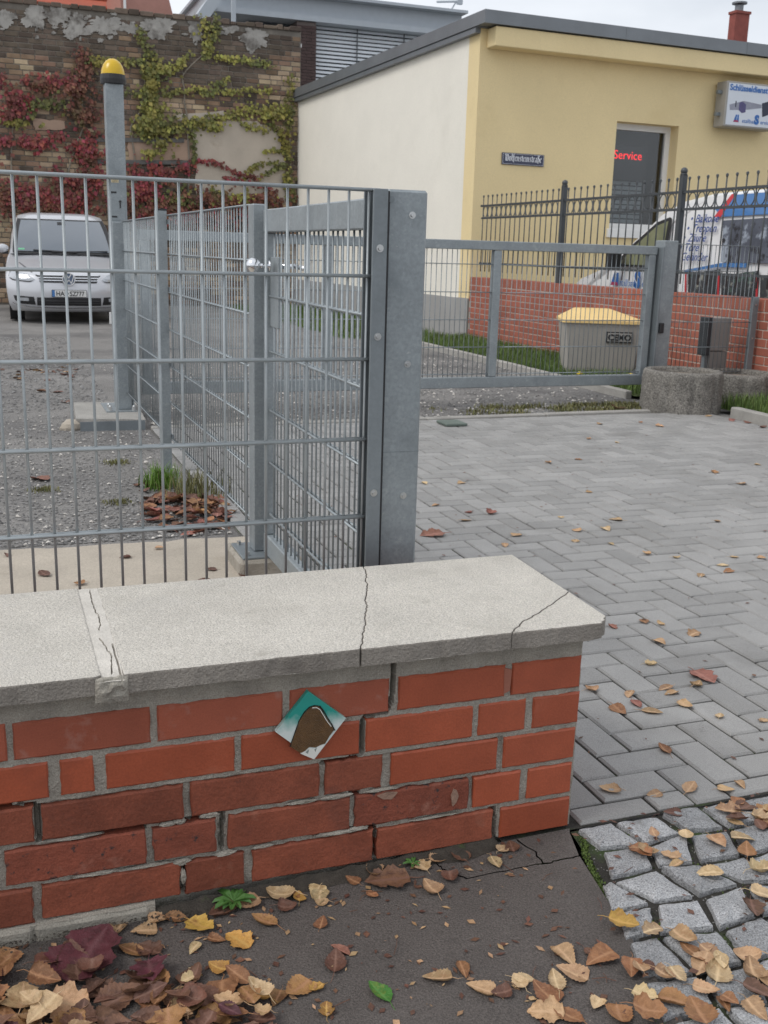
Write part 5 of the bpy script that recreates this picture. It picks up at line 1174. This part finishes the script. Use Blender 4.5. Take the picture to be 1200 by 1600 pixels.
def leaf_mesh(kind, seed, flat=1.):
    """dry leaf: toothed outline, creased midrib, rolled margins and a crumpled surface; returns geometry and a vein value per vertex"""
    rnd_ = random.Random(seed*13+{'oval': 1, 'heart': 2, 'maple': 3}[kind]); g = G(); nt_, ns = 18, 10; curl, fold = CURLS[seed % 14], FOLDS[seed % 14]
    def width(t):
        if kind == 'oval': return .33*math.sin(math.pi*t**.8)**.85
        if kind == 'heart': return .46*math.sin(math.pi*t**.58)**.7*(1-.25*t)
        return .50*(math.sin(math.pi*t**.62)**.6)*(.55+.45*abs(math.cos(t*8.2+.35))**.7)
    ph1, ph2, ph3 = (rnd_.uniform(0, 6) for _ in range(3)); roll = rnd_.uniform(.5, 1.5); side = rnd_.choice([-1, 1]); pts = []; vein = []; ox, oy = rnd_.uniform(0, 50), rnd_.uniform(0, 50)
    for i in range(nt_+1):
        t = i/nt_; w = width(t) if 0 < i < nt_ else .008
        ang = curl*(t-.45)*1.3; k = max(abs(curl)*1.3, .01); x = math.sin(ang)/k if abs(curl) > .05 else t-.45; z = (1-math.cos(ang))/k*(1 if curl > 0 else -1)
        tooth = 1+(.07 if i % 2 else -.05)+.06*rnd_.uniform(-1, 1)
        for j in range(ns+1):
            s = (j/ns-.5)*2; ww = w*(tooth if abs(s) > .9 else 1); q = abs(s)
            # margins roll up: arc length along the half width
            rr = roll*(.9 if s*side > 0 else .45)*(q**2); y = math.copysign(ww*(q-.22*rr*q), s) if s else 0; up = ww*rr*.42*q
            cr = .030*noise.noise(Vector((x*5+ox, y*7+oy, 0)))+.016*noise.noise(Vector((x*13+ox, y*15+oy, 3)))
            pts.append((x+.03*s*math.sin(ph3+t*3)*w, y, z*flat+fold*ww*q*.6+up*flat+cr))
            lat = abs(((t*7-q*1.6) % 1)-.5)*2; vein.append(1.0 if j == ns//2 else (.45 if lat > .86 and 0 < i < nt_ else 0))
    W3 = ns+1; fs = [(i*W3+j, i*W3+j+1, (i+1)*W3+j+1, (i+1)*W3+j) for i in range(nt_) for j in range(ns)]
    zm = min(p[2] for p in pts); pts = [(x, y, (z-zm)*.68) for x, y, z in pts]; g.add(pts, fs)
    p0 = Vector(pts[ns//2]); L_ = .34; n0 = len(g.v); g.tube([p0, p0+Vector((-L_*.5, .04, -p0.z*.45)), p0+Vector((-L_, .10*math.sin(ph1), -p0.z*.8))], [.014, .010, .008], 4)
    return g, vein+[.8]*(len(g.v)-n0)
def vein_attr(me, vals):
    a = me.attributes.new('vein', 'FLOAT', 'POINT'); a.data.foreach_set('value', vals)
LMESH = {}
def leaf_data(col, kind, seed):
    k = (col, kind, seed)
    if k not in LMESH:
        g, ve = leaf_mesh(kind, seed); LMESH[k] = g.mesh('fallen_leaf', LM[col], smooth=True, fix=False); vein_attr(LMESH[k], ve)
    return LMESH[k]
CNT = [0]
def put_leaf(x, y, z, size, col, label, group, kind=None, tilt=.12, rz=None, seed=None):
    kind = kind or random.choices(['heart', 'oval', 'maple'], [5, 3, 2])[0]; seed = random.randrange(14) if seed is None else seed
    o = link('fallen_leaf', leaf_data(col, kind, seed), None, (x, y, z), (rj(tilt), rj(tilt), random.uniform(0, 6.28) if rz is None else rz)); o.scale = (size,)*3
    tag(o, label, 'leaf', group); CNT[0] += 1; return o
def pick(w): return random.choices(list(w), list(w.values()))[0]
PAVL = [(0.88,2.88),(0.9,2.56),(1.08,2.66),(1.02,2.26),(0.89,2.12),(0.98,2.7),(1.38,2.5),(1.33,2.26),(1.23,2.1),(1.81,2.96),(1.62,2.39),(1.48,2.25),(1.36,2.02),(2.23,3.79),(1.99,3.74),(1.43,1.84),(1.52,1.76),(2.85,3.26),(2.8,2.95),(3.27,3.39),(2.1,2.25),(1.77,1.7),(1.88,1.66),(1.64,1.61),(1.61,1.53),(1.46,1.51),(1.22,3.33),(1.02,3.37),(3.13,5.02),(2.69,4.44),(2.81,4.27),(3.49,5.02),(3.54,4.84),(0.79,1.09),(0.93,1.11),(0.97,1.07),(0.86,0.92),(1.02,0.95),(0.72,0.76),(0.44,0.64),(0.53,0.58),(0.51,0.52),(0.44,0.5),(0.52,0.46),(0.66,0.59),(0.65,0.55),(0.64,0.47),(0.76,0.58),(0.69,0.38),(0.79,0.32),(0.42,0.25),(0.17,0.11),(0.26,0.06),(0.36,0.06),(0.44,0.03),(0.49,0.04)]
LBL = {'tan': 'curled tan', 'straw': 'pale straw-coloured', 'orange': 'orange-brown', 'brown': 'dark brown', 'gold': 'golden yellow', 'rust': 'rust-red', 'maroon': 'dark maroon', 'green': 'green'}
for i, (x, y) in enumerate(PAVL):
    c = pick({'tan': 6, 'straw': 3, 'orange': 1, 'rust': .6}); put_leaf(x, y, .001, random.uniform(.034, .062)*(1.15 if y > 2 else 1), c, LBL[c]+' fallen leaf on the grey herringbone pavers', 'leaves scattered on the pavers')
put_leaf(.65, 2.36, .002, .12, 'rust', 'large rust-red lobed leaf on the pavers beside the thick gate post', 'leaves scattered on the pavers', 'maple', .06, None, 6)
put_leaf(.82, .63, .002, .10, 'rust', 'large rust-red lobed leaf among tan leaves on the near pavers', 'leaves scattered on the pavers', 'maple', .06, None, 6)
COBL = [(0.25,-0.03),(0.43,-0.03),(0.38,-0.06),(0.37,-0.1),(0.46,-0.08),(0.43,-0.11),(0.4,-0.14),(0.22,-0.12),(0.15,-0.1),(0.09,-0.14),(0.1,-0.15),(0.14,-0.18),(0.13,-0.21),(0.27,-0.16),(0.33,-0.17),(0.31,-0.21),(0.18,-0.26),(0.29,-0.28),(0.18,-0.39),(-0.09,-0.35),(-0.05,-0.39),(0.0,-0.42),(-0.01,-0.46),(-0.01,-0.49),(0.02,-0.47),(0.02,-0.5),(0.0,-0.52),(0.08,-0.5),(0.06,-0.54),(-0.13,-0.47),(-0.14,-0.46),(-0.11,-0.47),(-0.1,-0.5),(-0.08,-0.51),(-0.05,-0.55),(-0.16,-0.53),(-0.18,-0.57),(-0.12,-0.56),(-0.1,-0.6),(-0.04,-0.59),(-0.03,-0.59),(0.03,-0.59),(0.0,-0.62),(0.07,-0.57),(0.23,-0.36)]
COBL += [(.44+rj(.10), -.10+rj(.06)) for _ in range(8)]
for i, (x, y) in enumerate(COBL):
    c = pick({'tan': 6, 'straw': 3.5, 'orange': 3, 'rust': .6, 'gold': .5, 'brown': 1.2}); put_leaf(x, y, .004+random.choice([0, 0, .006]), random.uniform(.034, .070), c, LBL[c]+' fallen leaf lying on the granite setts', 'leaves scattered on the setts', tilt=.16)
ASPL = [(-0.23,-0.38),(-0.18,-0.39),(-0.17,-0.41),(-0.24,-0.43),(-0.28,-0.44),(-0.31,-0.46),(-0.34,-0.42),(-0.33,-0.5),(-0.3,-0.52),(-0.24,-0.51),(-0.22,-0.55),(-0.47,-0.36),(-0.42,-0.35),(-0.41,-0.41),(-0.38,-0.43),(-0.33,-0.41),(-0.38,-0.11),(-0.22,-0.07),(-0.33,-0.09),(-0.37,-0.03),(-0.33,-0.02),(-0.28,-0.02),(-0.18,-0.03),(-0.16,-0.03),(-0.74,-0.035),(-0.6,-0.04),(-0.6,-0.08),(-0.62,-0.14),(-0.52,-0.03),(-0.47,-0.02),(-0.5,-0.09),(-0.67,-0.07),(-0.72,-0.1),(-0.79,-0.04),(-0.84,-0.07),(-0.82,-0.12),(-0.86,-0.13),(-0.78,-0.14),(-0.88,-0.03),(-0.91,-0.025),(-0.99,-0.03),(-0.94,-0.05),(-0.97,-0.1),(-0.94,-0.11),(-0.95,-0.12),(-0.88,-0.21),(-0.83,-0.2),(-0.94,-0.23),(-0.71,-0.3),(-0.75,-0.31),(-0.78,-0.29),(-0.61,-0.23),(-0.63,-0.26),(-0.68,-0.31),(-0.68,-0.37),(-1.19,-0.05),(-.64,-.05),(-.645,-.035),(-.60,-.06)]
for i, (x, y) in enumerate(ASPL):
    c = pick({'tan': 4, 'straw': 3, 'orange': 3, 'brown': 2.2, 'gold': 1, 'rust': 1}); put_leaf(x, y, asph_z(x)+.002, random.uniform(.032, .068), c, LBL[c]+' fallen leaf lying on the dark asphalt', 'leaves scattered on the asphalt', tilt=.14)
put_leaf(-.67, -.03, asph_z(-.67)+.004, .075, 'straw', 'rolled yellow leaf beside the green weed at the wall foot', None, 'oval', .1, 2.7, 3)
put_leaf(-.45, -.055, asph_z(-.45)+.003, .095, 'brown', 'large brown lobed leaf on asphalt close to the low wall', None, 'maple', .08, None, 6)
put_leaf(-1.05, -.10, asph_z(-1.05)+.012, .155, 'maroon', 'very large dark maroon lobed leaf at the edge of the leaf pile', None, 'maple', .05, 1.0, 6)
put_leaf(-.58, -.36, asph_z(-.58)+.002, .06, 'green', 'single green leaf on the dark asphalt', None, 'oval', .1, 1.9)
put_leaf(-.96, 3.99, -.010, .14, 'rust', 'single large rust-red leaf on the yard grit', None, 'maple', .08, None, 6)
# drift of leaves at the corner of the pavement
n = 0
while n < 78:
    x, y = random.uniform(-1.32, -.78), random.uniform(-.40, -.08)
    d = (-.16-(x+.96)*.55)-y          # distance below the upper limit of the drift
    if d < -.01 or (x > -.86 and y > -.24) or random.random() > min(1, .35+d*5): continue
    c = pick({'orange': 4, 'brown': 6, 'tan': 3, 'straw': 1.1, 'gold': .9, 'maroon': 1.6}); put_leaf(x, y, asph_z(x)+.002+random.uniform(0, .028), random.uniform(.036, .080), c, LBL[c]+' leaf in the thick leaf drift on the asphalt', 'leaves in the drift on the pavement', tilt=.3); n += 1
# heap of red-brown leaves under the mesh panel, loose leaves on sand
def heap(n, cx, cy, rx, ry, zb, h, cols, lbl, grp):
    for _ in range(n):
        a, r_ = random.uniform(0, 6.28), math.sqrt(random.random()); x, y = cx+rx*r_*math.cos(a), cy+ry*r_*math.sin(a); c = pick(cols)
        put_leaf(x, y, zb+h*(1-r_*r_)*random.random(), random.uniform(.06, .10), c, LBL[c]+' '+lbl, grp, tilt=.4)
heap(32, -.30, 3.05, .17, .36, -.010, .05, {'brown': 4, 'rust': 4, 'orange': 2.4, 'tan': .7}, 'leaf in the heap under the mesh panel', 'leaves in the heap by the fence')
heap(8, -.42, 3.55, .10, .2, -.010, .02, {'brown': 3, 'tan': 2, 'orange': 1}, 'leaf by the grass tuft at the slim post', 'leaves by the grass tuft')
for x, y in ((-1.02, 2.2), (-.90, 2.05), (-.82, 1.62), (-.70, 2.35), (-.45, 1.95), (-.33, 1.93), (-.30, 1.98), (-1.15, 2.5), (-.55, 2.45), (-.40, 2.1)):
    c = pick({'brown': 3, 'tan': 1, 'orange': 1.4}); put_leaf(x, y, .001, random.uniform(.04, .07), c, LBL[c]+' leaf on the sandy strip behind the low wall', 'leaves on the sandy strip')
for k in range(9):
    c = pick({'tan': 3, 'rust': 2, 'brown': 1}); put_leaf(4.30+rj(.06), 5.16-.17*k+rj(.05), .002, random.uniform(.06, .1), c, LBL[c]+' leaf gathered along the kerb by the planters', 'leaves along the kerb', tilt=.4)
put_leaf(3.75, 5.75, -.005, .16, 'brown', 'large dark brown leaf by the weeds near the gate', None, 'maple', .3)
for k in range(7): put_leaf(-1.1+rj(.5), 7.6+rj(.9), -.012, random.uniform(.07, .11), 'brown', 'dark brown leaf on the grit before the silver minivan', 'leaves on the far yard')
def litter(name, n, fn, cols, label):
    veins = {}; per = {}
    for _ in range(n):
        x, y, z, sz = fn(); c = pick(cols); g = per.setdefault(c, G()); seed = random.randrange(14); lg_, ve = leaf_mesh(random.choice(['heart', 'oval', 'maple']), seed); veins.setdefault(c, []).extend(ve)
        M_ = Matrix.Translation((x, y, z)) @ Matrix.Rotation(random.uniform(0, 6.28), 4, 'Z') @ Matrix.Rotation(rj(.35), 4, 'X') @ Matrix.Scale(sz, 4)
        g.add([M_ @ Vector(p) for p in lg_.v], lg_.f)
    for c, g in per.items(): o = tag(obj(name, g, LM[c], smooth=True, fix=False), LBL[c]+' '+label, 'leaves', kind='stuff'); vein_attr(o.data, veins[c])
def lf1():
    while True:
        x, y = random.uniform(-1.32, -.80), random.uniform(-.42, -.1); d = (-.18-(x+.96)*.55)-y
        if d > 0 and not (x > -.88 and y > -.26): return x, y, asph_z(x)+.001+random.uniform(0, .012), random.uniform(.05, .085)
litter('leaf_litter', 60, lf1, {'orange': 4, 'brown': 6, 'tan': 2}, 'litter under the drift on the asphalt')
def lf2():
    a, r_ = random.uniform(0, 6.28), math.sqrt(random.random()); return -.32+.20*r_*math.cos(a), 3.08+.42*r_*math.sin(a), -.01+.04*(1-r_*r_)*random.random(), random.uniform(.06, .1)
litter('leaf_litter', 90, lf2, {'brown': 4, 'rust': 4, 'orange': 2}, 'litter in the heap under the mesh panel')
litter('leaf_litter', 70, lambda: (random.uniform(-1.9, -.4), random.gauss(9.0, .35), -.012, random.uniform(.05, .09)), {'brown': 4, 'tan': 1}, 'litter in a band on the far yard grit')
def crumbs(name, n, fn, m, label):
    g = G()
    for _ in range(n):
        x, y, z = fn(); a = random.uniform(0, 6.28); L_ = random.uniform(.003, .011); w = L_*random.uniform(.25, .8); c, s = math.cos(a), math.sin(a)
        g.add([(x-c*L_, y-s*L_, z), (x+s*w, y-c*w, z+.001), (x+c*L_, y+s*L_, z+random.uniform(0, .003)), (x-s*w, y+c*w, z+.0015)], [(0, 1, 2, 3)])
    tag(obj(name, g, m, fix=False), label, 'leaf crumbs', kind='stuff')
def cr1():
    x, y = random.uniform(-1.3, -.15), -.62*random.random()**1.3-.01; return x, y, asph_z(x)+.0015
crumbs('leaf_crumbs', 260, cr1, LM['brown'], 'dark brown leaf crumbs strewn over the asphalt'); crumbs('leaf_crumbs', 160, cr1, LM['tan'], 'tan leaf crumbs strewn over the asphalt')
crumbs('leaf_crumbs', 260, lambda: (random.uniform(0, 3.2), random.uniform(.05, 4.5), .0025), LM['brown'], 'dark crumbs strewn over the pavers'); crumbs('leaf_crumbs', 110, lambda: (random.uniform(-.15, .6), -.62*random.random()-.01, .004), LM['brown'], 'dark leaf crumbs strewn over the setts')
g = G()
for _ in range(26):
    x, y = random.uniform(-1.1, .3), -.55*random.random()-.03; a = random.uniform(0, 6.28); L_ = random.uniform(.015, .05); z = asph_z(x)+.004 if x < EDGE(y) else .004
    g.tube([(x, y, z), (x+math.cos(a)*L_*.5+rj(.004), y+math.sin(a)*L_*.5+rj(.004), z+.002), (x+math.cos(a)*L_, y+math.sin(a)*L_, z)], .0007, 4)
tag(obj('leaf_stalks', g, LM['brown'], fix=False), 'loose thin leaf stalks strewn over asphalt and setts', 'stalks', kind='stuff')
# cigarette-white scrap on the near grit
for (x, y, s) in ((-.34, 3.9, .016), (-.36, 4.3, .014), (-.47, 3.85, .012)):
    g = G(); g.ball((x, y, -.004), s, 8, 5, .6); tag(obj('white_pebble', g, GS2, smooth=True), 'small white pebble on the grit beside the mesh panel', 'pebble', 'white pebbles by the mesh panel')
print('leaves', CNT[0], 'objects', len(bpy.data.objects))
